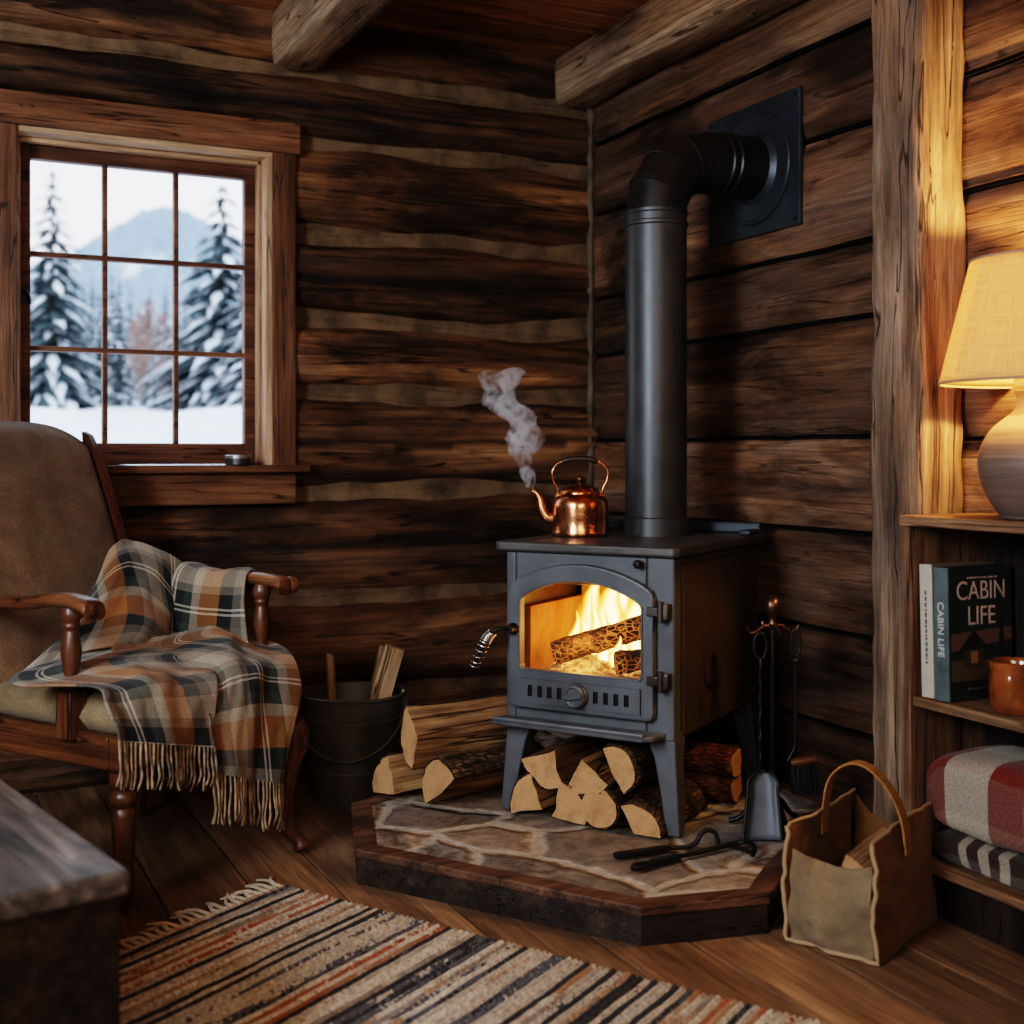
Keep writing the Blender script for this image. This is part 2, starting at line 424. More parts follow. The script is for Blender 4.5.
M['tan'] = fabric('bag_tan_suede', (.225,.105,.034), scale=260, sheen=.1)
M['strap'] = fabric('bag_strap_leather', (.40,.20,.072), scale=200, sheen=0)
M['piping'] = flat('bag_piping', (.38,.25,.14), .8)
M['bristle'] = flat('brush_bristle', (.012,.010,.009), .9)

def plaid(name, bands_u, bands_v, per_u, per_v, fuzz=240, bright=1.0, blend=.42):
    g = NT(name); sx = g.sep(g.coord('UV'))
    def band(v, per, stops):
        f = g.math('FRACT', g.math('ADD', g.math('DIVIDE', v, per), 20.0))
        return g.ramp(f, stops, 'CONSTANT')
    a = band(sx[0], per_u, bands_u); b = band(sx[1], per_v, bands_v)
    chk = g.math('GREATER_THAN', g.math('SINE', g.math('MULTIPLY', g.math('ADD', sx[0], sx[1]), 1400.0)), 0.0)
    c = g.mix(g.math('ADD', blend, g.math('MULTIPLY', chk, .16)), a, b)
    fz = g.noise(g.coord('UV'), fuzz, 4, .7)
    c = g.mix(1.0, c, g.ramp(fz, [(.25, (.45*bright,)*3), (.75, (1.45*bright,)*3)]), 'MULTIPLY')
    return g.done(g.bsdf(c, .95, 0, g.bump(fz, .55, .004), Specular_IOR_Level=.08, Sheen_Weight=.12))
CRM, CHA, RUS, GRN, GRY, WHT = (.46,.38,.28), (.022,.024,.024), (.42,.165,.045), (.055,.068,.055), (.22,.19,.155), (.62,.56,.47)
ORG = (.44,.18,.045)
throw_b = [(0.0, CRM), (.13, GRY), (.19, CHA), (.29, WHT), (.305, CHA), (.325, WHT), (.34, CHA), (.42, GRN), (.50, CRM), (.58, RUS), (.68, ORG), (.78, CHA), (.90, GRY)]
M['throw'] = plaid('throw_plaid', throw_b, throw_b, .37, .40, bright=.88)
RED, OAT, BRN, ASH = (.20,.035,.022), (.50,.42,.32), (.055,.035,.028), (.24,.215,.19)
M['plaid_red'] = plaid('red_plaid', [(0, RED), (.30, OAT), (.62, RED), (.86, ASH)], [(0, ASH), (.30, OAT), (.66, RED)], .40, .34, 170, .8, .16)
M['plaid_dark'] = plaid('dark_plaid', [(0, (.10,.055,.035)), (.18, BRN), (.36, OAT), (.42, BRN), (.50, OAT), (.57, BRN), (.64, OAT), (.71, BRN)], [(0, BRN), (.6, ASH)], .40, .5, 170, .8, .2)

def rug_mat():
    g = NT('rag_rug'); sx = g.sep(g.coord('UV'))
    row = g.math('FLOOR', g.math('MULTIPLY', sx[0], 1.0))
    wn = g.n('ShaderNodeTexWhiteNoise', noise_dimensions='1D'); g.set(wn.inputs['W'], row)
    wn2 = g.n('ShaderNodeTexWhiteNoise', noise_dimensions='1D'); g.set(wn2.inputs['W'], g.math('ADD', row, 57.3))
    along = g.noise(g.comb(g.math('MULTIPLY', row, 3.7), g.math('MULTIPLY', sx[1], 6.0), 0.0), 1.0, 3, .6)
    fine = g.noise(g.comb(g.math('MULTIPLY', sx[0], 2.2), g.math('MULTIPLY', sx[1], 85.0), 0.0), 1.0, 3, .6)
    v = g.math('ADD', g.math('MULTIPLY', wn.outputs['Value'], .86), g.math('MULTIPLY', g.math('SUBTRACT', along, .5), .32))
    v = g.math('ADD', v, g.math('MULTIPLY', g.math('SUBTRACT', fine, .5), .22))
    c = g.ramp(v, [(0, (.045,.048,.055)), (.14, (.10,.11,.13)), (.22, (.40,.37,.335)), (.40, (.52,.49,.445)), (.50, (.30,.19,.125)), (.55, (.33,.11,.07)), (.595, (.44,.395,.34)), (.74, (.22,.20,.185)), (.80, (.36,.25,.17)), (.88, (.12,.12,.125))], 'CONSTANT')
    c = g.mix(1.0, c, g.ramp(fine, [(.25, (.4,.4,.4)), (.75, (1.45,1.42,1.38))]), 'MULTIPLY')
    return g.done(g.bsdf(c, .95, 0, g.bump(fine, .6, .006), Specular_IOR_Level=.1))
M['rug'] = rug_mat()
M['fringe'] = flat('rug_fringe_cotton', (.50,.41,.30), .95, 0, 60, .3)
M['throw_fringe'] = flat('throw_fringe_wool', (.27,.19,.12), .95, 0, 30, .85)

def shade_mat():
    g = NT('linen_lamp_shade'); sx = g.sep(g.coord('UV'))
    u = g.noise(g.comb(g.math('MULTIPLY', sx[0], 420.0), g.math('MULTIPLY', sx[1], 14.0), 0.0), 1.0, 2)
    v = g.noise(g.comb(g.math('MULTIPLY', sx[0], 12.0), g.math('MULTIPLY', sx[1], 260.0), 0.0), 1.0, 2)
    f = g.math('ADD', g.math('MULTIPLY', u, .5), g.math('MULTIPLY', v, .5))
    c = g.mix(g.maprange(f, .35, .65), (.66,.47,.24), (.90,.70,.40))
    df = g.n('ShaderNodeBsdfDiffuse'); g.set(df.inputs[0], c)
    tl = g.n('ShaderNodeBsdfTranslucent'); g.set(tl.inputs[0], c)
    mx = g.n('ShaderNodeMixShader'); mx.inputs[0].default_value = .5
    g.t.links.new(df.outputs[0], mx.inputs[1]); g.t.links.new(tl.outputs[0], mx.inputs[2])
    return g.done(mx.outputs[0])
M['shade'] = shade_mat()

def ceramic_mat():
    g = NT('stoneware_lamp'); sx = g.sep(g.coord('Object'))
    z = g.noise(g.comb(g.math('MULTIPLY', sx[0], 3.0), g.math('MULTIPLY', sx[1], 3.0), g.math('MULTIPLY', sx[2], 130.0)), 1.0, 4)
    grad = g.math('ADD', g.maprange(sx[2], .10, .26), g.math('MULTIPLY', g.math('SUBTRACT', z, .5), .3))
    c = g.ramp(grad, [(.2, (.15,.105,.085)), (.5, (.30,.185,.105)), (.85, (.52,.33,.17))])
    c = g.mix(1.0, c, g.ramp(z, [(.3, (.7,.7,.7)), (.7, (1.25,1.25,1.25))]), 'MULTIPLY')
    return g.done(g.bsdf(c, .5, 0, g.bump(z, .35, .003), Specular_IOR_Level=.4))
M['stoneware'] = ceramic_mat()
M['glaze'] = flat('brown_glaze', (.25,.075,.020), .14, 0, 14, .6, .25, 26, Specular_IOR_Level=.7, Coat_Weight=.6)

# ------------------------------------------------------------------ camera, world, render look
cam_d = bpy.data.cameras.new('camera'); cam = bpy.data.objects.new('camera', cam_d); col.objects.link(cam)
cam.location = (0, 0, EYE); cam.rotation_euler = (PI/2, 0, R(-26))
cam_d.sensor_width = 36; cam_d.lens = 1237/1024*36
cam_d.shift_y = -(512-455)/1024
cam_d.clip_start = .05; cam_d.clip_end = 2000
cam_d.dof.use_dof = True; cam_d.dof.focus_distance = 3.35; cam_d.dof.aperture_fstop = 2.2
scn.camera = cam
scn.view_settings.view_transform = 'Filmic'
scn.view_settings.look = 'High Contrast'
scn.view_settings.exposure = 0.0
scn.cycles.use_denoising = True
scn.cycles.max_bounces = 8; scn.cycles.transparent_max_bounces = 24
scn.cycles.sample_clamp_indirect = 6.0
scn.cycles.caustics_reflective = False; scn.cycles.caustics_refractive = False
scn.cycles.volume_step_rate = 1.0; scn.cycles.volume_bounces = 4
wd = bpy.data.worlds.new('overcast_sky'); scn.world = wd; wd.use_nodes = True
wt = wd.node_tree
bg = wt.nodes['Background']
tc = wt.nodes.new('ShaderNodeTexCoord'); sp = wt.nodes.new('ShaderNodeSeparateXYZ'); rp = wt.nodes.new('ShaderNodeValToRGB')
wt.links.new(tc.outputs['Generated'], sp.inputs[0]); wt.links.new(sp.outputs['Z'], rp.inputs[0]); wt.links.new(rp.outputs[0], bg.inputs[0])
rp.color_ramp.elements[0].position = 0.0; rp.color_ramp.elements[0].color = (.92,.86,.88,1)
rp.color_ramp.elements[1].position = .35; rp.color_ramp.elements[1].color = (.74,.84,1.0,1)
bg.inputs[1].default_value = 3.0

def light(name, typ, loc, energy, color, size=.1, target=None, size_y=None, spread=None):
    l = bpy.data.lights.new(name, typ); l.energy = energy; l.color = color
    if typ == 'AREA':
        l.size = size
        if size_y: l.shape = 'RECTANGLE'; l.size_y = size_y
        if spread: l.spread = spread
    elif typ in ('POINT', 'SPOT'): l.shadow_soft_size = size
    o = bpy.data.objects.new(name, l); col.objects.link(o); o.location = loc
    if target is not None:
        o.rotation_euler = (Vector(target) - Vector(loc)).to_track_quat('-Z', 'Y').to_euler()
    return o

# ------------------------------------------------------------------ room shell
XW, YW, XL, YF, ZC = 2.40, 4.23, -1.80, -1.60, 2.61

def board_wall(mb, zb, s0, s1, fn, nseg, gapw, gapd, bulge, rough, chink, K, seed, wav=.006, hole=None, cracks=(), tones=None, pw=4):
    """courses of logs or planks; zb = joint heights (bottom..top); fn(s, z, depth) -> point"""
    rng = random.Random(seed)
    S = np.linspace(s0, s1, nseg)
    wave = []
    for i, z in enumerate(zb):
        a, b = rng.random()*50, rng.random()*50
        end = i == 0 or i == len(zb)-1
        wave.append([0 if end else wav*2*(nz(s*1.3, a) + .5*nz(s*4.1, b)) for s in S])
    for i in range(len(zb)-1):
        tone = tones[i] if tones else .25 + .5*rng.random()
        off = rng.random()*40
        ro = rng.random()*40
        P = []; uv = []; tn = []; ch = []; dk = []
        ts = [k/(K-1) for k in range(K)]
        for t in ts:
            row = []
            for j, s in enumerate(S):
                gv = lambda k: gapw/2*(1 + (.75*nz(s*1.9 + k*7.1, k*3.3) + .35*nz(s*7, k*5.5) if chink else 0)); lo = zb[i] + wave[i][j] + (gv(i) if i > 0 else 0); hi = zb[i+1] + wave[i+1][j] - (gv(i+1) if i < len(zb)-2 else 0)
                z = lo + (hi-lo)*t
                d = bulge*(1 - abs(2*t-1)**pw) + rough*(fbm((s*1.8+ro, z*7, seed)) + .6*nz(s*6+ro, z*22, 3))
                dark = 0.0
                if i in cracks:
                    cz = .5 + .12*nz(s*.9+ro, 7.7)
                    if abs(t-cz) < .6/(K-1): d -= .012; dark = .8
                if (t == 0.0 and i > 0) or (t == 1.0 and i < len(zb)-2): d = -gapd - .006
                row.append(fn(s, z, d)); uv.append((s + off, z + off*.37)); tn.append(tone); ch.append(0.0); dk.append(dark)
            P.append(row)
        def keep(a, b, P=P):
            if hole is None: return True
            s = (S[b] + S[min(b+1, nseg-1)])/2; z = (P[a][b][2] + P[a+1][b][2])/2
            return not (hole[0] < s < hole[1] and hole[2] < z < hole[3])
        mb.grid(P, uv=uv, tone=tn, chink=ch, dark=dk, keep=keep)
        if i < len(zb)-2:          # joint above this course
            P = []; uv = []; ch = []; dk = []
            for t in (0.0, .2, .5, .8, 1.0):
                row = []
                for j, s in enumerate(S):
                    z = zb[i+1] + wave[i+1][j] + gapw*(t-.5)*(2.1 if chink else 1.0)
                    d = -gapd*(1-abs(2*t-1)**3) + (.005*fbm((s*5, z*9, 1.0)) if chink else 0)
                    row.append(fn(s, z, d)); uv.append((s, z)); ch.append(1.0 if chink and 0.0 < t < 1.0 else (.45 if chink else 0.0)); dk.append(0.0 if chink else (1.0 if 0.0 < t < 1.0 else .6))
                P.append(row)
            mb.grid(P, uv=uv, tone=.5, chink=ch, dark=dk, keep=lambda a, b, P=P: keep(a, b, P))

    # dark backing behind the courses
    b = -gapd - .03
    rects = [(s0, s1, zb[0], zb[-1])] if hole is None else [(s0, hole[0], zb[0], zb[-1]), (hole[1], s1, zb[0], zb[-1]), (hole[0], hole[1], zb[0], hole[2]), (hole[0], hole[1], hole[3], zb[-1])]
    for (a0, a1, b0, b1) in rects:
        mb.add([fn(a0, b0, b), fn(a1, b0, b), fn(a1, b1, b), fn(a0, b1, b)], [(0,1,2,3)], dark=1.0, tone=.2, chink=0.0)

# log wall with the window
mb = MB()
WIN = (.306, 1.1245, 1.04, 2.12)
board_wall(mb, [0, .232, .564, .951, 1.305, 1.567, 1.865, 2.19, 2.42, ZC+.07], XL-.08, XW+.08, lambda s, z, d: (s, YW - d, z), 230, .052, .016, .040, .010, True, 15, 3, wav=.012, hole=WIN, cracks=(2, 3, 5, 7), tones=[.42,.60,.42,.62,.72,.36,.62,.30,.5])
struct(mb.build('wall_back', M['log'], smooth=180))
# plank wall with flue
mb = MB()
board_wall(mb, [0, .295, .568, .859, 1.135, 1.467, 1.683, 2.012, 2.29, ZC+.07], 2.40, YW+.08, lambda s, z, d: (XW - d, s, z), 110, .011, .014, .0, .0035, False, 9, 8, wav=.004, tones=[.15,.25,.45,.88,.42,.42,.68,.40,.55])
board_wall(mb, [0, .30, .57, .85, 1.118, 1.43, 1.747, 2.045, 2.33, ZC+.07], YF-.08, 2.40, lambda s, z, d: (XW - d, s, z), 150, .013, .014, .0, .004, False, 9, 9, wav=.004, tones=[.4,.45,.5,.6,.62,.65,.6,.4,.4])
struct(mb.build('wall_right', M['plank'], smooth=180))
mb = MB()
board_wall(mb, [0, .3, .6, .9, 1.2, 1.5, 1.8, 2.1, 2.4, ZC+.07], YF-.08, YW+.08, lambda s, z, d: (XL + d, s, z), 100, .05, .016, .04, .008, True, 9, 14)
struct(mb.build('wall_left', M['log'], smooth=180))
mb = MB()
board_wall(mb, [0, .3, .6, .9, 1.2, 1.5, 1.8, 2.1, 2.4, ZC+.07], XL-.08, XW+.08, lambda s, z, d: (s, YF + d, z), 100, .05, .016, .04, .008, True, 9, 15)
struct(mb.build('wall_front', M['log'], smooth=180))
# mortar bead in the corner
mb = MB()
path = [(XW-.012+.006*nz(i*.7), YW-.030+.006*nz(i*.7, 5), i*ZC/60) for i in range(61)]
mb.tube(path, [.014+.007*nz(i*1.1, 9) for i in range(61)], 8)
struct(mb.build('trim_1', flat('corner_mortar', (.13,.10,.07), .9, 0, 12, .5, .5, 60), smooth=180))

# floor boards along Y, ceiling boards along X
def boards(name, mat, a0, a1, widths, l0, l1, fn, seed, gap=.004, thick=.025):
    rng = random.Random(seed); mb = MB(); a = a0; k = 0
    while a < a1 - 1e-4:
        w = min(widths[k % len(widths)], a1 - a); k += 1
        cuts = [l0, l1] if rng.random() < .35 else [l0, l0 + (l1-l0)*rng.uniform(.2, .8), l1]
        for c0, c1 in zip(cuts[:-1], cuts[1:]):
            off = rng.random()*60; tone = rng.uniform(.38, .72); dz = rng.uniform(-.0012, 0)
            n = 26; prof = [(0, -.012, .9), (0, -.003, .35), (.012, 0, 0), (.3, .0012, 0), (.7, .0012, 0), (.988, 0, 0), (1, -.003, .35), (1, -.012, .9)]
            P = []; uv = []; dk = []
            for i in range(n):
                l = c0 + .001 + (c1 - c0 - .002)*i/(n-1); row = []
                for (t, z, d) in prof:
                    x = a + gap/2 + (w-gap)*t
                    row.append(fn(x, l, z + dz + .0012*nz(x*3+off, l*3))); uv.append((l + off, x + off)); dk.append(d)
                P.append(row)
            mb.grid(P, uv=uv, tone=tone, dark=dk)
        a += w
    mb.add([fn(a0, l0, -.013), fn(a1, l0, -.013), fn(a1, l1, -.013), fn(a0, l1, -.013)], [(0,1,2,3)], dark=1.0, tone=.2)
    return struct(mb.build(name, mat, smooth=40))
boards('floor', M['floor'], XL-.06, XW+.06, [.205, .185, .22, .19, .21], YF-.06, YW+.06, lambda x, l, z: (x, l, z), 5)
boards('ceiling', M['ceil'], YF-.06, YW+.06, [.20, .23, .19], XL-.06, XW+.06, lambda x, l, z: (l, x, ZC - z), 6)

def rough_bar(mb, L, w, h, amp, n, seed, axis='Y', r=.018, low=2.0):
    """hewn timber along +axis from 0..L, section w x h centred"""
    sec = []
    for (cx, cy, a0) in ((1,-1,-90), (1,1,0), (-1,1,90), (-1,-1,180)):
        for k in range(3):
            a = R(a0 + 45*k); sec.append((cx*(w/2-r) + r*math.cos(a), cy*(h/2-r) + r*math.sin(a)))
        nx = {(1,-1):(1,1), (1,1):(-1,1), (-1,1):(-1,-1), (-1,-1):(1,-1)}[(cx,cy)]
        for q in (.25, .5, .75):
            x0, y0 = sec[-1]; 
            sec.append((cx*w/2*(1-0)+ (nx[0]-cx)*w/2*q if cx != nx[0] else cx*w/2, cy*h/2 + (nx[1]-cy)*h/2*q if cy != nx[1] else cy*h/2))
    P = []
    for i in range(n+1):
        l = L*i/n; row = []
        for (x, y) in sec:
            d = amp*(nz(x*5+seed, y*5, l*low) + .5*nz(x*22+seed, y*22, l*low*4.5))
            k = 1 + d/math.hypot(x, y)
            row.append({'Y': (x*k, l, y*k), 'Z': (x*k, y*k, l), 'X': (l, x*k, y*k)}[axis])
        P.append(row)
    mb.grid(P, closed=True, flip=(axis == 'Y'))
    m = len(sec); b = len(mb.v) - m*(n+1)
    mb.f.append(tuple(b+k for k in range(m))); mb.m.append(0)
    mb.f.append(tuple(b+n*m+k for k in range(m))[::-1]); mb.m.append(0)
    return mb
mb = rough_bar(MB(), YW - YF - .05, .17, .18, .014, 60, 3)
struct(mb.build('trim_2', M['beam'], loc=(1.215, YF+.01, ZC-.095), smooth=50))
mb = rough_bar(MB(), YW - YF - .06, .165, .18, .012, 60, 8)
struct(mb.build('trim_3', M['beam'], loc=(XW-.092, YF+.01, ZC-.095), smooth=50))
mb = rough_bar(MB(), ZC - .19, .15, .176, .013, 70, 21, axis='Z', r=.014, low=2.6)
struct(mb.build('trim_4', M['post'], loc=(XW-.082, 2.385, 0), smooth=50))

# ------------------------------------------------------------------ window
win = empty('window_1', (0, YW, 0), kind='structure')
wx0, wx1, wz0, wz1 = WIN
mb = MB().box(wx0-.085, wx1+.095, -.062, -.034, wz1, wz1+.105)
mb.build('head_casing', M['casing'], win, bevel=.003)
mb = MB().box(wx0-.08, wx0, -.058, -.034, wz0, wz1).box(wx1, wx1+.08, -.058, -.034, wz0, wz1)
mb.build('side_casing', M['casing_v'], win, bevel=.003)
mb = MB().box(wx0-.08, wx1+.08, -.058, -.034, .912, 1.02)
mb.build('apron', M['casing'], win, bevel=.003)
mb = MB().box(wx0-.12, wx1+.12, -.10, .10, 1.02, wz0+.006)
mb.build('window_sill', M['casing'], win, bevel=.005)
mb = MB().box(wx0, wx0+.006, -.045, .13, wz0+.006, wz1).box(wx1-.022, wx1+.003, -.045, .13, wz0+.006, wz1)
mb.box(wx0+.006, wx0+.016, .02, .06, wz0+.006, wz1-.018).box(wx1-.034, wx1-.022, .02, .06, wz0+.006, wz1-.018)
mb.build('jamb', M['jamb'], win, bevel=.002)
MB().box(wx0, wx1+.003, -.046, .13, wz1-.018, wz1+.004).box(wx0, wx1, .02, .06, wz1-.032, wz1-.0185).build('head_jamb', wood('pale_head_jamb', [(.28,.16,.085), (.45,.28,.16), (.58,.40,.26)], axis='X', stain=.05, rough=.5, knots=False, seed=False, contrast=.4), win, bevel=.002)
gx0, gx1, gz0, gz1 = .356, 1.056, 1.12, 2.045
mb = MB()
sx0, sx1, sz0, sz1 = wx0+.006, wx1-.022, wz0+.008, wz1-.018
mb.box(sx0, gx0, .07, .11, sz0, sz1).box(gx1, sx1, .07, .11, sz0, sz1).box(gx0, gx1, .07, .11, sz0, gz0).box(gx0, gx1, .07, .11, gz1, sz1)
for k in (1, 2):
    x = gx0 + (gx1-gx0)*k/3; mb.box(x-.0085, x+.0085, .074, .106, gz0, gz1)
    z = gz0 + (gz1-gz0)*k/3; mb.box(gx0, gx1, .073, .107, z-.0085, z+.0085)
mb.build('sash', M['sash'], win, bevel=.003)
mb = MB().add([(gx0,.09,gz0),(gx1,.09,gz0),(gx1,.09,gz1),(gx0,.09,gz1)], [(0,1,2,3)])
mb.build('pane', M['glass'], win)
mb = MB().box(-.012, .012, -.008, 0, -.03, .03).tube(smoothpath([(0,-.008,.01),(0,-.03,.012),(.012,-.04,-.005),(.016,-.04,-.035)], 10), .006, 8)
mb.build('window_latch', M['black'], win, loc=(gx0-.022, .07, 1.60), smooth=40)

# tin on the sill
t = empty('sill_tin', W(-.944, 4.13, wz0+.006), 0, 'small round dark tin standing on the window sill', 'tin')
t.location = (1.0, 4.16, wz0+.006)
MB().lathe([(.040,0),(.043,.002),(.043,.022),(.0,.022)], 28).build('tin_base', flat('tin_dark', (.06,.06,.06), .4, .6), t, smooth=40)
MB().lathe([(.045,.0225),(.045,.032),(.042,.034),(0,.034)], 28).build('tin_lid', flat('tin_pale', (.34,.33,.31), .3, .7), t, smooth=40)

# ------------------------------------------------------------------ outdoors
def gz(d):
    if d < 16: 
        t = min(max((d-5.5)/10.5, 0), 1); return .15 + 1.45*(t*t*(3-2*t))
    return 1.6 + .032*(d-16)
mb = MB(); P = []; uv = []
for i in range(46):
    d = 4.8 + 75*(i/45)**2; row = []
    for j in range(44):
        a = -1.05 + 1.15*j/43
        x = a*d; q = W(x, d)
        if q.y < 4.55: q.y = 4.55
        row.append((q.x, q.y, gz(d) + .22*nz(x*.35, d*.35, 4)*min(1, (d-4.8)/5)))
    P.append(row)
mb.grid(P, flip=False)
g = NT('snow'); sn = g.noise(g.coord('Object'), 1.4, 6, .6)
M['snow'] = g.done(g.bsdf(g.mix(g.maprange(sn, .35, .7), (.62,.70,.80), (.86,.90,.95)), .7, 0, g.bump(sn, .5, .2)))
struct(mb.build('snow_ground', M['snow'], smooth=180))
# mountain ridge
rid = [(-160,330),(-60,300),(0,280),(40,262),(75,250),(105,232),(130,217),(150,208),(168,206),(190,212),(215,226),(245,244),(300,275),(380,310)]
mb = MB(); P = []
D = 420
for j in range(100):
    f = j/99*(len(rid)-1); i = min(int(f), len(rid)-2); u = f-i
    px = rid[i][0]*(1-u) + rid[i+1][0]*u; py = rid[i][1]*(1-u) + rid[i+1][1]*u
    x = (px-512)/1237*D; zt = EYE + (455-py)*D/1237 + 1.6*fbm((j*.35, 2, 2))
    colm = []
    for k in range(22):
        t = k/21; d = D - 150*(1-t)**1.1
        xx = x*(d/D)
        colm.append((*W(xx, d), -2 + (zt+2)*t**1.25 + (5*fbm((xx*.03, d*.03, 1)) if 0 < t < 1 else 0)))
    P.append(colm)
mb.grid(P)
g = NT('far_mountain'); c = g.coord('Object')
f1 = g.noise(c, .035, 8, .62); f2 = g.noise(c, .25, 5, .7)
base = g.mix(g.maprange(f1, .54, .62), g.mix(g.maprange(f2, .35, .7), (.20,.28,.37), (.29,.37,.46)), (.62,.70,.80))  # blue-grey carries aerial haze painted into the slope colour
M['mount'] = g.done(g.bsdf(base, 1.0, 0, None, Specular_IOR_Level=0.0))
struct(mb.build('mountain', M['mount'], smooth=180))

def needle_mat(name, c0, c1):
    g = NT(name); f = g.noise(g.coord('Object'), 6.0, 4, .7)
    return g.done(g.bsdf(g.mix(g.maprange(f, .35, .65), c0, c1), .9, 0, None, Specular_IOR_Level=.1))
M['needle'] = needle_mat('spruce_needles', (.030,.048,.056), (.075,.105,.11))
M['needle_far'] = needle_mat('far_spruce_needles', (.045,.068,.082), (.10,.13,.15))  # paler, bluer needles: distance haze put into the colour
M['tree_snow'] = flat('branch_snow', (.72,.78,.86), .8)
M['tree_bark'] = flat('spruce_bark', (.05,.04,.035), .9)
M['twig'] = flat('larch_twigs', (.25,.17,.14), .95, 0, 3, .4)
def conifer(h, r, seed, layers, nb, mat, snow=.5, name='spruce_tree'):
    rng = random.Random(seed); fol = MB(); sn = MB()
    for L in range(layers):
        t = L/(layers-1); z = h*(.06 + .93*t); rad = r*(1-t)**.75*(.8+.4*rng.random()) + .03*r
        k = max(4, int(nb*(1-t*.6))); a0 = rng.random()*6
        for b in range(k):
            a = a0 + 2*PI*b/k + rng.uniform(-.25,.25); rr = rad*rng.uniform(.65, 1.15); dr = rr*rng.uniform(.25,.5)
            ca, sa = math.cos(a), math.sin(a); w = rr*.24
            P = []; Q = []
            for i in range(6):
                u = i/5; ww = w*(1-u)**.6*(.4 + .6*min(1, u*4))*(1 + (.45 if i % 2 else -.2)); zz = z + .10*rr - dr*u*u - .02*h*u
                cx, cy = ca*rr*u, sa*rr*u
                P.append([(cx - sa*ww, cy + ca*ww, zz-.35*ww), (cx, cy, zz), (cx + sa*ww, cy - ca*ww, zz-.35*ww)])
                Q.append([(cx - sa*ww*.55, cy + ca*ww*.55, zz-.1*ww+.01*h), (cx, cy, zz+.012*h), (cx + sa*ww*.55, cy - ca*ww*.55, zz-.1*ww+.01*h)])
            fol.grid(P)
            if rng.random() < snow: sn.grid(Q[2:])
    root = empty(name)
    MB().tube([(0,0,-.4),(0,0,h*.5),(0,0,h)], [.035*h*.6, .02*h*.6, .003], 7).build('trunk', M['tree_bark'], root, smooth=60)
    tag(fol.build('foliage', mat, root), kind='stuff'); tag(sn.build('branch_snow', M['tree_snow'], root), kind='stuff')
    return root
protos = {}
def tree(kind, px, top, d, label, group=None):
    x = (px-512)/1237*d; base = gz(d) - .1; zt = EYE + (455-top)*d/1237; h = zt - base
    if kind not in protos:
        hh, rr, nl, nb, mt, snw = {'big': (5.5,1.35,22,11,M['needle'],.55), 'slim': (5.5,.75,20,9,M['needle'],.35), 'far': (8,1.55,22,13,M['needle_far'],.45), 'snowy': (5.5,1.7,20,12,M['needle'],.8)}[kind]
        protos[kind] = (conifer(hh, rr, 3 + len(kind), nl, nb, mt, snw), hh); o = protos[kind][0]
    else: o = copy_tree(protos[kind][0])
    s = h/protos[kind][1]
    o.location = W(x, d, base); o.scale = (s, s, s); o.rotation_euler = (0, 0, px*.37)
    tag(o, label, 'tree', group)
    return o
tree('big', 52, 158, 24, 'tall dark snow-dusted spruce filling the left panes of the window')
tree('snowy', 222, 172, 23, 'tall snow-laden spruce filling the right panes of the window')
tree('slim', 119, 268, 27, 'slim dark pointed spruce standing in the middle pane column')
tree('slim', 100, 283, 29, 'shorter slim spruce just left of the pointed middle spruce')
tree('slim', 178, 292, 30, 'slim dark spruce between the reddish larch and the right snowy spruce')
tree('snowy', 255, 240, 21, 'snowy spruce half hidden behind the right side of the window sash')
tree('big', 12, 215, 26, 'dark spruce mostly hidden behind the left window casing')
far_trees = ((-40,270),(-10,290),(12,282),(26,270),(36,262),(48,262),(62,285),(74,268),(84,300),(92,276),(104,312),(112,288),(122,326),(130,302),(140,326),(150,306),(158,330),(166,300),(174,320),(184,310),(192,290),(204,300),(214,276),(226,310),(238,296),(250,270),(270,300),(300,310))
for q_, (px, top) in enumerate(far_trees):
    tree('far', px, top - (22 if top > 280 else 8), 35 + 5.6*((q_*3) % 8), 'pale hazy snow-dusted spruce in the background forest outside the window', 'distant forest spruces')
for px, top, d in ((92,350,33),(126,346,31.2),(152,354,26),(186,350,28),(66,352,27.5),(36,356,30.5),(232,345,33)):
    tree('snowy', px, top, d, 'low snow-covered young spruce at the foot of the forest', 'young snowy spruces')
# reddish larches
def larch(px, top, d, seed, label):
    rng = random.Random(seed); x = (px-512)/1237*d; base = gz(d)-.1; h = EYE + (455-top)*d/1237 - base
    root = empty('larch_tree', W(x, d, base), 0, label, 'tree', 'bare reddish larches')
    MB().tube([(0,0,0),(0,0,h)], [.07,.01], 6).build('trunk', M['twig'], root)
    tw = MB()
    for i in range(110):
        z = h*rng.uniform(.12,.97); a = rng.random()*6.28; l = (h-z)*.22 + .15
        tw.tube([(0,0,z), (math.cos(a)*l*.6, math.sin(a)*l*.6, z+l*.3), (math.cos(a)*l, math.sin(a)*l, z+l*.8)], [.035,.025,.008], 4)
    tw.build('branches', M['twig'], root)
larch(147, 298, 33.4, 1, 'bare reddish larch outside the middle pane, tallest of the reddish trees')
larch(162, 312, 37, 2, 'bare reddish larch, shorter, just right of the tallest reddish one')
larch(136, 318, 39.5, 3, 'bare reddish larch, lowest, just left of the tallest reddish one')

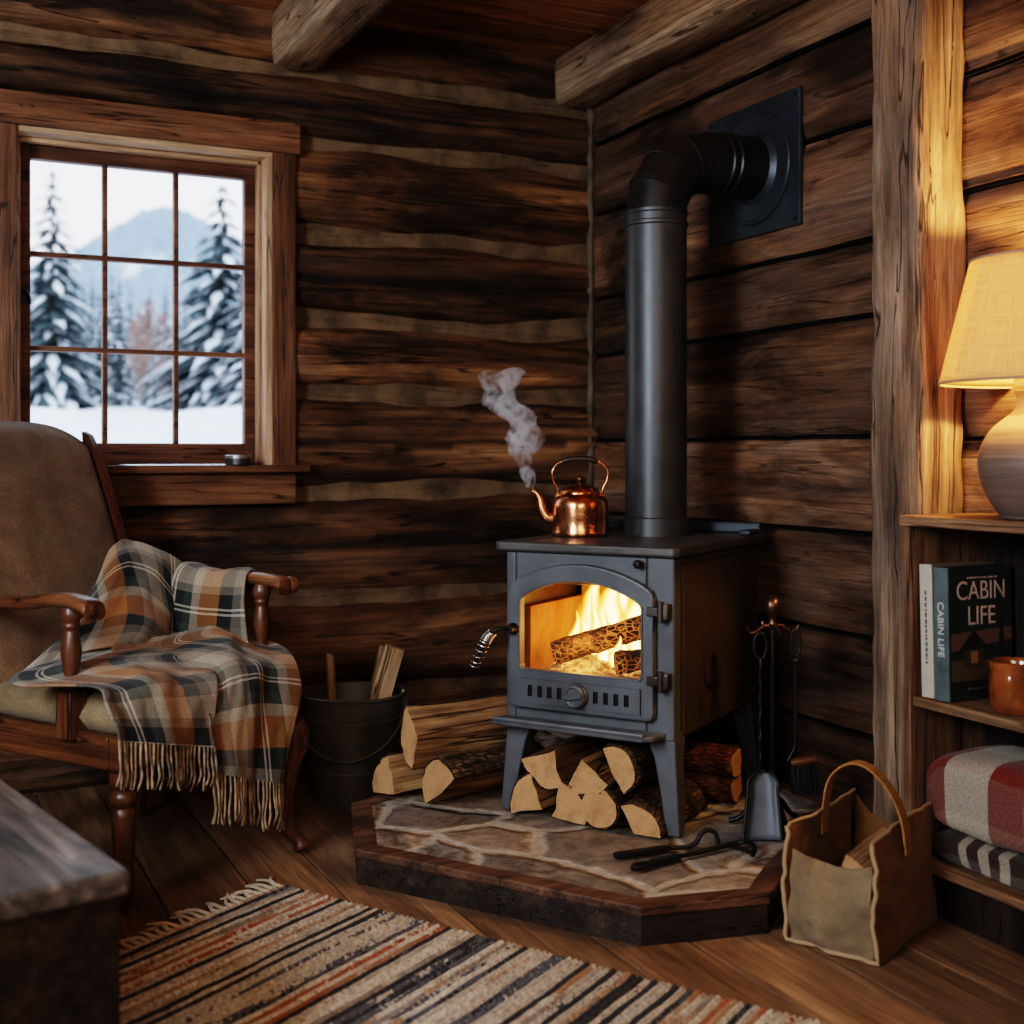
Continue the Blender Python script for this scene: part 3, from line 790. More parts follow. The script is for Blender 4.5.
# ------------------------------------------------------------------ hearth
HP = [(-.39,3.116),(.283,2.715),(.577,2.79),(.665,2.99)]
pts = [W(*p) for p in HP] + [Vector((2.22,2.60)), Vector((2.375,2.72)), Vector((2.375,4.17)), Vector((1.43,4.17)), Vector((1.43,3.62))] + [W(-.37,3.62), W(-.452,3.519)]
hearth = empty('stone_hearth', (0,0,0), 0, 'raised corner hearth with flagstone top and dark wooden rim', 'hearth')
def inset(poly, w):
    n = len(poly); out = []
    for i in range(n):
        a, b, c = poly[i-1], poly[i], poly[(i+1) % n]
        d1 = (b-a).normalized(); d2 = (c-b).normalized()
        n1 = Vector((-d1.y, d1.x)); n2 = Vector((-d2.y, d2.x))
        m = (n1+n2).normalized(); out.append(b + m*(w/max(.3, m.dot(n1))))
    return out
inn = inset(pts, .05)
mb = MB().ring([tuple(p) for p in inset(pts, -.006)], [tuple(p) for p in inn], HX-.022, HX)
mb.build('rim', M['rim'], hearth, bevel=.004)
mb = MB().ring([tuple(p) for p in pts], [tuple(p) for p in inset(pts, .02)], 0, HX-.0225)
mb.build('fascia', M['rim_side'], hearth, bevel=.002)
mb = MB().prism([tuple(p) for p in inset(pts, .0505)], .02, HX-.004)
mb.build('flagstones', M['stone'], hearth)

# ------------------------------------------------------------------ wood stove
SC = W(.346, 3.590); SR = R(-56)
stove = empty('wood_stove', (SC.x, SC.y, HX), SR, 'dark grey cast-iron wood stove with arched glass door on the stone hearth', 'wood stove')
def SL(x, y, z=0):            # stove-local -> room
    v = rotz(SR) @ Vector((x, y, 0)); return Vector((SC.x + v.x, SC.y + v.y, HX + z))
yf, yb = -.30, .36
bx0, bx1, bz0, bz1 = -.245, .258, .245, .722
def arch(x0, x1, z0, zs, zc, r=.02, n=16):
    P = [(x0+r, z0), (x1-r, z0)]
    P += [(x1-r + r*math.sin(a), z0 + r - r*math.cos(a)) for a in (R(30), R(60), R(90))]
    P += [(x1, zs-r)]
    for i in range(n+1):
        t = i/n; x = x1 - (x1-x0)*t
        z = zs + (zc-zs)*(1-(2*t-1)**2)
        if i == 0: x -= r*.35; 
        if i == n: x += r*.35
        P.append((x, z))
    P += [(x0, zs-r)]
    P += [(x0 + r - r*math.sin(a), z0 + r - r*math.cos(a)) for a in (R(90), R(60), R(30))]
    return P
FR = Matrix(((1,0,0,0),(0,0,1,0),(0,1,0,0),(0,0,0,1)))     # (x, z, depth) -> (x, depth, z)
# body shell: sides, back, bottom, top and a front plate with an opening
mb = MB()
mb.box(bx0, bx0+.03, yf, yf+.05, bz0, bz1).box(bx1-.078, bx1, yf, yf+.05, bz0, bz1)
mb.box(bx0+.03, bx1-.078, yf, yf+.03, bz0, .33).box(bx0+.03, bx1-.078, yf, yf+.03, .64, bz1)
mb.box(bx0, bx1, yf+.03, yb, bz0, bz0+.02)
mb.build('front_plate', M['cast'], stove, bevel=.006)
mb = MB()
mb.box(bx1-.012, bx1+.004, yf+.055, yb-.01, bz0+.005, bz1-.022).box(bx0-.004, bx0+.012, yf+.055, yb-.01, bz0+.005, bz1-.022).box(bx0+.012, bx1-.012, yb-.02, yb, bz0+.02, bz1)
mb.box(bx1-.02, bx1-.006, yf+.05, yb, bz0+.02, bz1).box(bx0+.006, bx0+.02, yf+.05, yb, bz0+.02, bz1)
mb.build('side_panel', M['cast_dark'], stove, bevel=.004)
# top plate with chamfered front corners and back lip
tp = [(-.265,-.318),(.262,-.318),(.275,-.30),(.275,.385),(-.275,.385),(-.275,-.308)]
mb = MB().prism(tp, .724, .75)
mb.build('top_plate', M['top_iron'], stove, bevel=.007, seg=3)
mb = MB().box(-.270, .270, .345, .365, .75, .785).box(.236, .270, .255, .345, .75, .766).box(-.270, -.236, .255, .345, .75, .766)
mb.build('back_rail', M['flange'], stove, bevel=.006)
# door
od = arch(-.222, .21, .295, .635, .697, .02); idn = arch(-.184, .176, .405, .598, .650, .012)
mb = MB().ring(od, idn, yf-.026, yf-.001, M=FR)
door = mb.build('door', M['cast'], stove, bevel=.006, seg=3)
md = MB().ring(arch(-.190,.182,.399,.603,.656,.012), idn, yf-.030, yf-.020, M=FR).build('glass_bead', M['cast'], door, bevel=.003)
gl = MB()
P = arch(-.186, .178, .402, .60, .652, .012)
gl.add([(p[0], yf-.010, p[1]) for p in P], [tuple(range(len(P)))]).build('door_glass', M['stove_glass'], door)
mb = MB()
vx0, vx1, vz0, vz1 = -.182, .176, .313, .380
slots = [-.150, -.120, -.090, -.060, .048, .078, .108, .138]
xs = [vx0] + [v for s_ in slots for v in (s_-.007, s_+.007)] + [vx1]
for a, b in zip(xs[0::2], xs[1::2]): mb.box(a, b, yf-.034, yf-.026, vz0, vz1)
for s_ in slots: mb.box(s_-.007, s_+.007, yf-.034, yf-.026, vz0, vz0+.018).box(s_-.007, s_+.007, yf-.034, yf-.026, vz1-.018, vz1)
mb.build('vent_plate', M['cast'], door)
mb = MB().box(vx0+.002, vx1-.002, yf-.028, yf-.0262, vz0+.002, vz1-.002)
mb.build('vent_slot_shade', flat('vent_shade_black', (.004,.004,.004), .9), door)  # black sheet painted as the shade inside the vent slots
FY = Matrix.Rotation(PI/2, 4, 'X')          # z axis -> -y
mb = MB().lathe([(.034,0),(.034,.008),(.031,.012),(.031,.020),(.027,.024),(.024,.024),(.022,.021),(0,.021)], 32, M=T(-.006, yf-.034, .347) @ FY)
mb.box(-.027, .027, -.006, .006, .020, .031, M=T(-.006, yf-.034, .347) @ FY @ Matrix.Rotation(R(12), 4, 'Z'))
mb.build('air_knob', M['cast'], door, smooth=35, bevel=.001)
for z in (.405, .585):
    mb = MB().box(.196, .232, yf-.036, yf-.012, z-.012, z+.012).box(.226, .252, yf-.030, yf-.0005, z-.020, z+.020)
    mb.tube([(.232, yf-.030, z-.028), (.232, yf-.030, z+.028)], .0085, 12)
    mb.build('hinge', iron_mat('hinge_iron_%d' % int(z*1000), (.16,.14,.12), .3, .9, .1), stove, bevel=.002, smooth=40)
# coil handle
hb = MB().lathe([(.016,0),(.016,.010),(.012,.014),(.012,.03),(0,.03)], 16, M=T(-.206, yf-.026, .512) @ FY)
hp = smoothpath([(-.206,yf-.05,.512),(-.225,yf-.072,.515),(-.247,yf-.082,.500),(-.262,yf-.088,.475),(-.292,yf-.094,.410)], 22)
hb.tube(hp, .0055, 10)
hnd = hb.build('door_handle', M['black'], stove, smooth=50)
cp = []
for i in range(170):
    t = .42 + .58*i/169; p = Vector(cr([(-.206,yf-.05,.512),(-.225,yf-.072,.515),(-.247,yf-.082,.500),(-.262,yf-.088,.475),(-.292,yf-.094,.410)], t))
    tg = Vector((-.42,-.09,-.9)).normalized(); n1 = tg.orthogonal().normalized(); n2 = tg.cross(n1); a = i/169*2*PI*11
    rr = .0115 + .0025*math.sin(PI*i/169)
    cp.append(p + (n1*math.cos(a) + n2*math.sin(a))*rr)
MB().tube(cp, .0034, 6).build('spring_grip', M['steel'], hnd, smooth=180)
mb = MB().lathe([(.006,0),(.006,.018),(.011,.020),(.012,.026),(.008,.031),(0,.032)], 16, M=T(.165, yf, .705) @ FY)
mb.build('draft_knob', M['black'], stove, smooth=40)
# ash lip
lip = [(-.255,yf-.065),(-.247,yf-.078),(.20,yf-.078),(.225,yf-.055),(.235,yf-.002),(-.245,yf-.002)]
mb = MB().prism(lip, .252, .268)
mb.box(-.247, .205, yf-.080, yf-.068, .262, .276)
mb.build('ash_lip', M['cast'], stove, bevel=.005)
# legs
for sx_, sy_ in ((-1,-1), (1,-1), (-1,1), (1,1)):
    ox = (bx0 if sx_ < 0 else bx1) ; oy = yf+.004 if sy_ < 0 else yb-.004
    def pr(z, wx, wy, o=0.0): 
        x0 = ox + sx_*o; y0 = oy + sy_*o*.5
        return [(x0, y0, z), (x0 - sx_*wx, y0, z), (x0 - sx_*wx, y0 - sy_*wy, z), (x0, y0 - sy_*wy, z)]
    secs = [pr(.0,.040,.044,.016), pr(.012,.040,.044,.016), pr(.10,.048,.05,.010), pr(.20,.062,.06,.003), pr(.252,.085,.08,0)]
    V = [p for s_ in secs for p in s_]; F = []
    for i in range(len(secs)-1):
        for k in range(4): F.append((i*4+k, i*4+(k+1) % 4, i*4+4+(k+1) % 4, i*4+4+k))
    F += [(3,2,1,0), tuple(len(V)-4+k for k in range(4))]
    mb = MB().add(V, F); mb.build('leg', M['cast'], stove, bevel=.006, seg=3, merge=True)
# firebox lining
g = NT('fire_brick'); c = g.coord('Object'); f = g.noise(c, 30.0, 5, .65)
M['brick'] = g.done(g.bsdf(g.mix(g.maprange(f, .3, .7), (.30,.135,.050), (.44,.22,.090)), .9, 0, g.bump(f, .4, .003)))
mb = MB().box(bx0+.022, bx0+.045, yf+.06, .10, .275, .565).box(bx1-.045, bx1-.022, yf+.06, .10, .275, .565).box(bx0+.045, bx1-.045, .075, .10, .275, .60).box(bx0+.022, bx1-.022, yf+.035, .10, .2655, .378)
mb.build('fire_brick_lining', M['brick'], stove, bevel=.003)
M['soot'] = flat('firebox_soot', (.13,.065,.035), .9, 0, 20, .4)
mb = MB().box(bx0+.022, bx1-.022, yf+.06, .10, .672, .682).box(bx0+.022, bx1-.022, .088, .10, .605, .68)
mb.build('baffle_plate', M['soot'], stove)

# burning logs
g = NT('charred_log'); c = g.coord('Object')
vo = g.n('ShaderNodeTexVoronoi'); vo.feature = 'DISTANCE_TO_EDGE'; vo.inputs['Scale'].default_value = 75.0
g.set(vo.inputs['Vector'], g.vmath('MULTIPLY', c, (.6,1,1)))
crk = g.maprange(vo.outputs['Distance'], .0, .10, 1.0, 0.0)
hot = g.maprange(g.noise(c, 11.0, 4), .42, .62)
ash = g.noise(c, 45.0, 4, .7)
base = g.mix(g.maprange(ash, .45, .7), (.022,.013,.009), (.15,.085,.05))
sh = g.bsdf(base, .9, 0, g.bump(vo.outputs['Distance'], .9, .01), Emission_Color=(1.0,.30,.05), Emission_Strength=g.math('MULTIPLY', g.math('MULTIPLY', crk, hot), .9))
M['char'] = g.done(sh)
g = NT('ember_bed'); c = g.coord('Object'); f = g.noise(c, 38.0, 5, .7)
M['ember'] = g.done(g.bsdf(g.mix(f, (.06,.04,.03), (.3,.2,.13)), .9, 0, g.bump(f, .8, .01), Emission_Color=g.ramp(f, [(.35,(1,.22,.03)), (.6,(1,.5,.14))]), Emission_Strength=g.maprange(f, .45, .70, .1, 1.9)))
mb = MB(); P = []
for i in range(22):
    row = []
    for j in range(28):
        u, v = j/27, i/21; x = bx0+.048 + (bx1-bx0-.096)*u; y = yf+.045 + (.070-yf-.045)*v
        e = min(1, 5*min(u, 1-u, v, 1-v))
        row.append((x, y, .3785 + e*(.030 + .022*fbm((x*22, y*22, 3)))))
    P.append(row)
mb.grid(P)
tag(mb.build('ember_bed', M['ember'], None, (SC.x, SC.y, HX), (0,0,SR), smooth=180), 'glowing orange ember bed on the stove firebox floor', 'embers', kind='stuff')
def burn_log(name, p0, p1, r, seed, label):
    p0, p1 = Vector(p0), Vector(p1); n = 18; P = []
    ax = (p1-p0).normalized(); n1 = ax.cross(Vector((0,0,1))).normalized(); n2 = n1.cross(ax)
    mb = MB()
    for i in range(n+1):
        p = p0.lerp(p1, i/n); k = .9 if i in (0, n) else 1
        P.append([p + (n1*math.cos(2*PI*q/18) + n2*math.sin(2*PI*q/18))*r*k*(1+.14*fbm((i*.4, math.cos(2*PI*q/18)*1.6+seed, math.sin(2*PI*q/18)*1.6))) for q in range(18)])
    P = [[p0]*18] + P + [[p1]*18]
    mb.grid([[tuple(v - p0) for v in row] for row in P], closed=True)
    o = mb.build(name, M['char'], None, SL(*p0), (0,0,SR), smooth=60, merge=True)
    return tag(o, label, 'burning log', None)
burn_log('burning_log', (-.150,-.195,.432), (.135,-.095,.525), .034, 3, 'charred log glowing in cracks, slanting up across the stove fire')
burn_log('burning_log', (.045,-.205,.418), (.175,-.12,.425), .036, 8, 'dark charred log lying low at the right of the fire')
burn_log('burning_log', (-.14,-.005,.42), (.15,.03,.43), .036, 12, 'charred log lying behind the slanting log at the back of the firebox')
# flames: curved sheets
g = NT('flame'); uvs = g.sep(g.coord('UV'))
nzv = g.noise(g.comb(g.math('MULTIPLY', uvs[0], 1.6), g.math('MULTIPLY', uvs[1], 1.4), g.math('MULTIPLY', g.n('ShaderNodeObjectInfo').outputs['Random'], 9.0)), 1.6, 3, .5, .6)
cu = g.math('ABSOLUTE', g.math('SUBTRACT', uvs[0], .5))
core = g.math('SUBTRACT', 1.0, g.math('MULTIPLY', cu, 2.0))
hgt = g.math('SUBTRACT', 1.0, uvs[1])
k = g.math('ADD', g.math('MULTIPLY', core, .95), g.math('MULTIPLY', g.math('SUBTRACT', nzv, .5), .9))
k2 = g.math('MULTIPLY', k, g.math('ADD', .45, g.math('MULTIPLY', hgt, .75)))
al = g.maprange(k2, .06, .34)
e = g.n('ShaderNodeEmission')
g.set(e.inputs[0], g.ramp(k2, [(.08,(1,.15,.01)), (.28,(1,.30,.03)), (.5,(1,.52,.10)), (.8,(1,.74,.30))]))
g.set(e.inputs[1], g.maprange(k2, .05, .75, 1.3, 8.5))
tr = g.n('ShaderNodeBsdfTransparent'); mx = g.n('ShaderNodeMixShader'); g.set(mx.inputs[0], al)
g.t.links.new(tr.outputs[0], mx.inputs[1]); g.t.links.new(e.outputs[0], mx.inputs[2])
M['flame'] = g.done(mx.outputs[0])
mb = MB()
def flame(x, y, z, w, h, lean, seed, ang):
    P = []; uv = []
    for i in range(15):
        v = i/14; ww = w*(1-v)**.55*(.75+.5*math.sin(PI*min(1, v*1.3))); row = []
        cx = x + lean*h*v*v + .20*w*math.sin(v*6+seed)*v
        for j in range(9):
            u = j/8; a = (u-.5)*2.4
            dx = math.sin(a)/math.sin(1.2)*ww/2; dy = (math.cos(a)-1)*ww*.45
            row.append((cx + dx*math.cos(ang) - dy*math.sin(ang), y + dx*math.sin(ang) + dy*math.cos(ang), z + h*v)); uv.append((u, v))
        P.append(row)
    mb.grid(P, uv=uv)
for a in ((-.095,-.045,.42,.11,.25,.10,1,.1), (-.02,-.05,.42,.14,.26,-.06,2,-.1), (.06,-.04,.43,.13,.25,-.1,3,.2), (-.140,-.08,.42,.05,.12,.06,4,0), (-.05,.02,.41,.14,.27,.05,5,.1),
          (.04,.03,.41,.16,.28,.0,6,0), (.10,-.09,.44,.07,.20,.08,7,.2), (-.02,-.13,.405,.05,.09,.1,8,0), (.035,-.165,.40,.05,.09,.0,9,.1), (.13,-.13,.42,.06,.22,-.05,10,0), (.11,.02,.41,.13,.27,.05,11,.3), (-.06,-.10,.42,.06,.18,-.04,12,-.2)):
    flame(*a)
tag(mb.build('fire_flames', M['flame'], None, (SC.x, SC.y, HX), (0,0,SR), smooth=180), 'bright orange flames burning inside the stove', 'flames', kind='stuff')
light('fire_light', 'POINT', SL(-.02,-.06,.50), 4.2, (1,.36,.07), .08)
light('fire_light', 'POINT', SL(-.06,-.22,.47), 1.6, (1,.40,.09), .05)

# ------------------------------------------------------------------ flue pipe
PX, PY = SL(.012,.152).x, SL(.012,.152).y; PZ = 1.975; pr_ = .091
ZT = HX + .7505
fl = empty('flue_pipe', (PX, PY, ZT), 0, 'black steel flue pipe rising from the stove and elbowing into the wall', 'stove pipe')
zv = 1.80 - ZT
mb = MB().lathe([(pr_+.006,0),(pr_+.006,.052),(pr_+.001,.056),(pr_+.001,zv-.04),(pr_+.005,zv-.036),(pr_+.005,zv-.028),(pr_+.001,zv-.024),(pr_+.001,zv-.004),(pr_+.004,zv),(pr_+.004,zv+.008)], 48)
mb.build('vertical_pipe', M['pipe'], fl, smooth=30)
br = PZ - 1.808; secs = []
n = 48
mb = MB(); P = []
def ringpts(c, ax_a, r, m=None):
    # ring in the bend plane (x-z): axis angle ax_a from vertical
    ux = Vector((math.cos(ax_a), 0, -math.sin(ax_a))); uy = Vector((0,1,0))
    return [tuple(c + (ux*math.cos(2*PI*k/n) + uy*math.sin(2*PI*k/n))*r) for k in range(n)]
c0 = Vector((br, 0, 1.808-ZT))
gor = 4
for i in range(gor+1):
    a = PI/2*i/gor
    c = c0 + Vector((-br*math.cos(a), 0, br*math.sin(a)))
    k = 1/math.cos(PI/2/gor/2) if 0 < i < gor else 1.0
    ux = Vector((math.cos(a), 0, -math.sin(a)))
    for (sh, rr) in (((-.006, pr_), (-.004, pr_+.004), (.004, pr_+.004), (.006, pr_)) if 0 < i < gor else ((0, pr_),)):
        tv = Vector((math.sin(a), 0, math.cos(a)))
        P.append([tuple(c + tv*sh + (ux*math.cos(2*PI*q/n) + Vector((0,1,0))*math.sin(2*PI*q/n))*rr) for q in range(n)])
mb.grid(P, closed=True)
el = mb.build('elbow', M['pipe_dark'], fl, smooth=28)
RY = Matrix.Rotation(PI/2, 4, 'Y')
hl = XW - .024 - (PX + br)
mb = MB().lathe([(pr_+.003,0),(pr_+.003,.05),(pr_+.008,.054),(pr_+.008,.062),(pr_+.003,.066),(pr_+.003,.08),(pr_+.008,.084),(pr_+.008,.092),(pr_+.005,.096),(pr_+.005,hl)], 48, M=T(br, 0, PZ-ZT) @ RY)
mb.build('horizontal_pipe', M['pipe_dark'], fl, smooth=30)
th = empty('wall_plate', (XW-.006, PY+.02, PZ), 0, 'square dark steel flue thimble plate fixed on the plank wall', 'wall plate')
sq = []
N4 = 48
for k in range(N4):
    a = 2*PI*k/N4 ; c_, s_ = math.cos(a), math.sin(a); m = max(abs(c_)/.235, abs(s_)/.207); sq.append((c_/m, s_/m))
ci = [(.088*math.cos(2*PI*k/N4)-.02, .088*math.sin(2*PI*k/N4)) for k in range(N4)]
YZ = Matrix(((0,0,-1,0),(1,0,0,0),(0,1,0,0),(0,0,0,1)))      # (y, z, depth)
mb = MB().box(-.010, .004, -.235, .235, -.207, .207)
mb.build('plate', M['flange'], th, bevel=.003)
mb = MB().lathe([(.098,0),(.172,0),(.176,.004),(.172,.010),(.165,.010),(.160,.006),(.115,.006),(.108,.012),(.100,.020),(.098,.020)], 56, M=T(-.010, -.02, 0) @ Matrix.Rotation(-PI/2, 4, 'Y'), caps=False)
mb.build('collar_ring', M['flange'], th, smooth=30)
for y in (-.215, .215):
    for z in (-.187, .187):
        MB().lathe([(.006,0),(.006,.003),(0,.005)], 10, M=T(-.010, y, z) @ Matrix.Rotation(-PI/2, 4, 'Y')).build('screw', M['black'], th, smooth=40)

# ------------------------------------------------------------------ kettle and steam
KP = SL(-.166,.0,.7505)
ket = empty('copper_kettle', KP, R(-26), 'shiny copper kettle with dark bail grip steaming on the stove top', 'kettle')
body = [(0,0),(.078,0),(.083,.003),(.0845,.008),(.0845,.012),(.083,.015),(.0845,.05),(.0845,.085),(.083,.100),(.077,.113),(.066,.121),(.060,.124),(.056,.124)]
MB().lathe(body, 56).build('body', M['copper'], ket, smooth=40)
MB().lathe([(.060,.1245),(.060,.129),(.054,.137),(.040,.146),(.022,.151),(0,.152)], 48).build('lid', M['copper'], ket, smooth=45)
MB().lathe([(.006,.151),(.006,.158),(.010,.161),(.0125,.168),(.010,.175),(.004,.179),(0,.1795)], 24).build('lid_knob', M['bronze'], ket, smooth=60)
sp_ = smoothpath([(-.072,0,.052),(-.098,0,.055),(-.112,0,.078),(-.118,0,.105),(-.130,0,.127),(-.142,0,.133)], 22)
MB().tube(sp_, [.023 - .014*(i/21)**.7 for i in range(22)], 16).build('spout', M['copper'], ket, smooth=60)
bp = smoothpath([(-.066,0,.116),(-.068,0,.14),(-.080,0,.165),(-.082,0,.192),(-.066,0,.214),(-.045,0,.222)], 20)
mb = MB()
mb.tube(bp + [(-x, 0, z) for x, _, z in bp[::-1]], .0035, 8)
mb.lathe([(.008,-.004),(.008,.004)], 12, M=T(-.066,0,.116) @ FY).lathe([(.008,-.004),(.008,.004)], 12, M=T(.066,0,.116) @ FY)
mb.build('bail_handle', M['copper'], ket, smooth=60)
MB().tube(smoothpath([(-.052,0,.2195),(-.03,0,.2265),(0,0,.2285),(.03,0,.2265),(.052,0,.2195)], 14), [.006,.0085]+[.009]*10+[.0085,.006], 12).build('grip', M['grip'], ket, smooth=60)
# steam plume: a lumpy closed surface filled with thin vapour
def KL(x, z): v = rotz(R(-26)) @ Vector((x, 0, 0)); return Vector((KP.x+v.x, KP.y+v.y, KP.z+z))
sm = smoothpath([(-.148,.140),(-.156,.185),(-.170,.235),(-.162,.285),(-.172,.335),(-.215,.375),(-.245,.42),(-.225,.47),(-.19,.50)], 60)
P = []
for i, (x, z) in enumerate(sm):
    t = i/59; r = .010 + .046*min(1, t*2.2)**.9*(1 + .25*math.sin(t*23)) ; r *= (1 if t < .85 else 1 - .8*((t-.85)/.15)**2)
    row = []
    for k in range(26):
        a = 2*PI*k/26; dx, dy = math.cos(a), math.sin(a)
        rr = r*(1 + .42*fbm((dx*1.1 + x*16, dy*1.1, z*22), 3))
        row.append((x + dx*rr, dy*rr, z + .3*rr*nz(dx*2, dy*2, z*20)))
    P.append(row)
mb = MB().grid(P, closed=True)
b = 0; mb.f.append(tuple(range(26))[::-1]); mb.m.append(0); mb.f.append(tuple(59*26+k for k in range(26))); mb.m.append(0)
g = NT('steam_vapour'); c = g.coord('Object')
f = g.noise(c, 26.0, 5, .62, 1.1); f2 = g.noise(c, 9.0, 3, .5)
z_ = g.sep(c)[2]
den = g.math('MULTIPLY', g.maprange(f, .45, .63), g.maprange(f2, .34, .6, .15, 1.0))
den = g.math('MULTIPLY', den, g.maprange(z_, .13, .52, 105.0, 34.0))
vs = g.n('ShaderNodeVolumePrincipled'); vs.inputs['Color'].default_value = (.96,.97,1,1); g.set(vs.inputs['Density'], den)
vs.inputs['Anisotropy'].default_value = .1
g.t.links.new(vs.outputs[0], g.out.inputs['Volume'])
M['steam'] = g.mat
tag(mb.build('steam_plume', M['steam'], None, KP, (0,0,R(-26)), smooth=180), 'pale steam plume curling up from the copper kettle spout', 'steam', kind='stuff')

# ------------------------------------------------------------------ firewood
def log_section(kind, r, rng):
    if kind == 'round': A = [2*PI*k/22 for k in range(22)]; arc = [(r*math.cos(a), r*math.sin(a)) for a in A]; return arc, []
    span = {'half': R(175), 'wedge': R(82), 'third': R(120)}[kind]
    n = 13; arc = [(r*math.sin(-span/2 + span*k/(n-1)), r*math.cos(-span/2 + span*k/(n-1))) for k in range(n)]
    m = 4; f = []
    e0, e1 = arc[-1], arc[0]
    apex = (0, 0) if kind != 'half' else (0, -.05*r)
    for k in range(1, m): f.append((e0[0]*(1-k/m) + apex[0]*k/m, e0[1]*(1-k/m) + apex[1]*k/m))
    f.append(apex)
    for k in range(1, m): f.append((apex[0]*(1-k/m) + e1[0]*k/m, apex[1]*(1-k/m) + e1[1]*k/m))
    return arc, f
def make_log(kind, r, L, seed, start, ang, z, roll, label, name='firewood_log', tilt=0.0, group=None, bark='bark', irr=.09):
    """axis along local +Y from the start point; ang = heading in the camera-aligned frame, roll about the axis"""
    rng = random.Random(seed); arc, fl_ = log_section(kind, r, rng)
    sec = arc + fl_; na = len(arc); n = len(sec); nl = 16
    cr_, sr_ = math.cos(roll), math.sin(roll)
    P = []; Bk = []
    for i in range(nl+1):
        y = L*i/nl; row = []; bro = []
        for q, (x, zz) in enumerate(sec):
            m = irr*(fbm((x*18+seed*3, zz*18, y*2.2)) + .35*nz(x*70+seed, zz*70, y*5))
            fx, fz = x + r*m*.9*(1 if q >= na else x/r), zz + r*m*.9*(.6 if q >= na else zz/r)
            yy = y + (.006*nz(x*40, zz*40, seed) if i in (0, nl) else 0)
            X, Z = fx*cr_ + fz*sr_, -fx*sr_ + fz*cr_
            row.append((X, yy, Z))
            if q < na:
                th_ = .0025 + .006*abs(fbm((x*40, zz*40, y*16+seed))) ; k = 1 + th_/max(1e-4, math.hypot(fx, fz))
                bro.append((X*k, yy + (.003 if i == 0 else -.003 if i == nl else 0), Z*k))
        P.append(row); Bk.append(bro)
    allz = [p[2] for row in P for p in row]; lo = min(allz)
    root_loc = Vector((start[0], start[1], z - lo + .004))
    mb = MB(); mb.grid(P, closed=True, flip=False)
    for row, sgn in ((P[0], 1), (P[-1], -1)):
        b = len(mb.v); cx = sum(p[0] for p in row)/n; cz = sum(p[2] for p in row)/n
        V = list(row) + [(cx, row[0][1], cz)]
        F = [((k+1) % n, k, n) if sgn < 0 else (k, (k+1) % n, n) for k in range(n)]
        mb.add(V, F, 1)
    rot = (tilt, 0, ang - R(26) - PI/2)
    o = mb.build(name, [M['split'], M['end']], None, root_loc, rot, smooth=38)
    tag(o, label, 'firewood', group)
    mb = MB(); mb.grid(Bk, closed=(kind == 'round'))
    mb.build('bark', M[bark], o, smooth=180, solid=.003)
    return o
SD = R(60)      # stove depth direction in the camera-aligned frame
def under(kind, r, lx, z, roll, seed, label, L=.33, ly=-.335, **k):
    p = SL(lx, ly); return make_log(kind, r, L, seed, (p.x, p.y), SD, HX + z, roll, label, **k)
under('wedge', .100, -.112, .0, R(-62), 1, 'split wedge log at the bottom left end of the stack under the stove')
under('wedge', .104, -.082, .0, R(55), 2, 'split wedge log, second from the left in the bottom row under the stove')
under('round', .052, .058, .0, 0, 3, 'small round log with ringed end in the bottom row under the stove')
under('third', .074, .160, .0, R(30), 4, 'barky split log at the bottom right by the stove front leg')
under('wedge', .106, -.072, .082, R(-150), 5, 'split log on top at the left of the under-stove stack')
under('wedge', .092, .008, .080, R(168), 6, 'smallest wedge log on top in the middle of the under-stove stack')
under('half', .064, .098, .098, R(62), 7, 'half-round barky log on top at the right of the under-stove stack')
p = SL(-.02,.085); make_log('round', .042, .31, 21, (p.x, p.y), R(-30), HX, 0, 'reddish bark log lying crosswise under the stove behind its right front leg', bark='bark_red')
p = SL(-.0,.075); make_log('round', .040, .30, 22, (p.x, p.y), R(-33), HX+.078, 0, 'reddish bark log on top of the crosswise log under the stove', bark='bark_red')
# pile left of the stove
a = W(-.20,3.43); make_log('half', .088, .34, 31, a, R(38), HX, R(-35), 'thick barky split log in front at the bottom of the pile left of the stove')
a = W(-.335,3.525); make_log('wedge', .110, .34, 32, a, R(40), HX, R(-58), 'small split log at the bottom left of the pile left of the stove')
a = W(-.262,3.43); make_log('third', .100, .42, 33, a, R(33), HX+.108, R(-100), 'largest split log resting on top of the pile left of the stove', irr=.12)

# ------------------------------------------------------------------ bucket with kindling
BK = W(-.50, 3.90); 
bu = empty('metal_bucket', (BK.x, BK.y, 0), R(-26), 'dark old metal bucket holding kindling beside the armchair', 'bucket')
prof = [(.120,.0),(.122,.006),(.135,.10),(.139,.102),(.139,.110),(.136,.112),(.152,.255),(.156,.257),(.156,.265),(.153,.267),(.160,.325),(.166,.328),(.167,.334),(.162,.338),(.157,.334),(.150,.255),(.133,.10),(.119,.014),(0,.014)]
MB().lathe(prof, 48).build('pail', M['bucket'], bu, smooth=35)
mb = MB()
for sgn in (-1, 1): MB().box(sgn*.158-.006, sgn*.158+.006, -.018, .018, .285, .345).build('ear', M['bucket'], bu, bevel=.003)
hpth = [(-.166*math.cos(a), -.30*math.sin(a)*.42, .315 - .155*math.sin(a)) for a in [PI*i/20 for i in range(21)]]
hpth = [(x*1.03, y*1.42 - .02, z) for x, y, z in hpth]
MB().tube(hpth, .0035, 8).build('bail_handle', M['bucket'], bu, smooth=60)
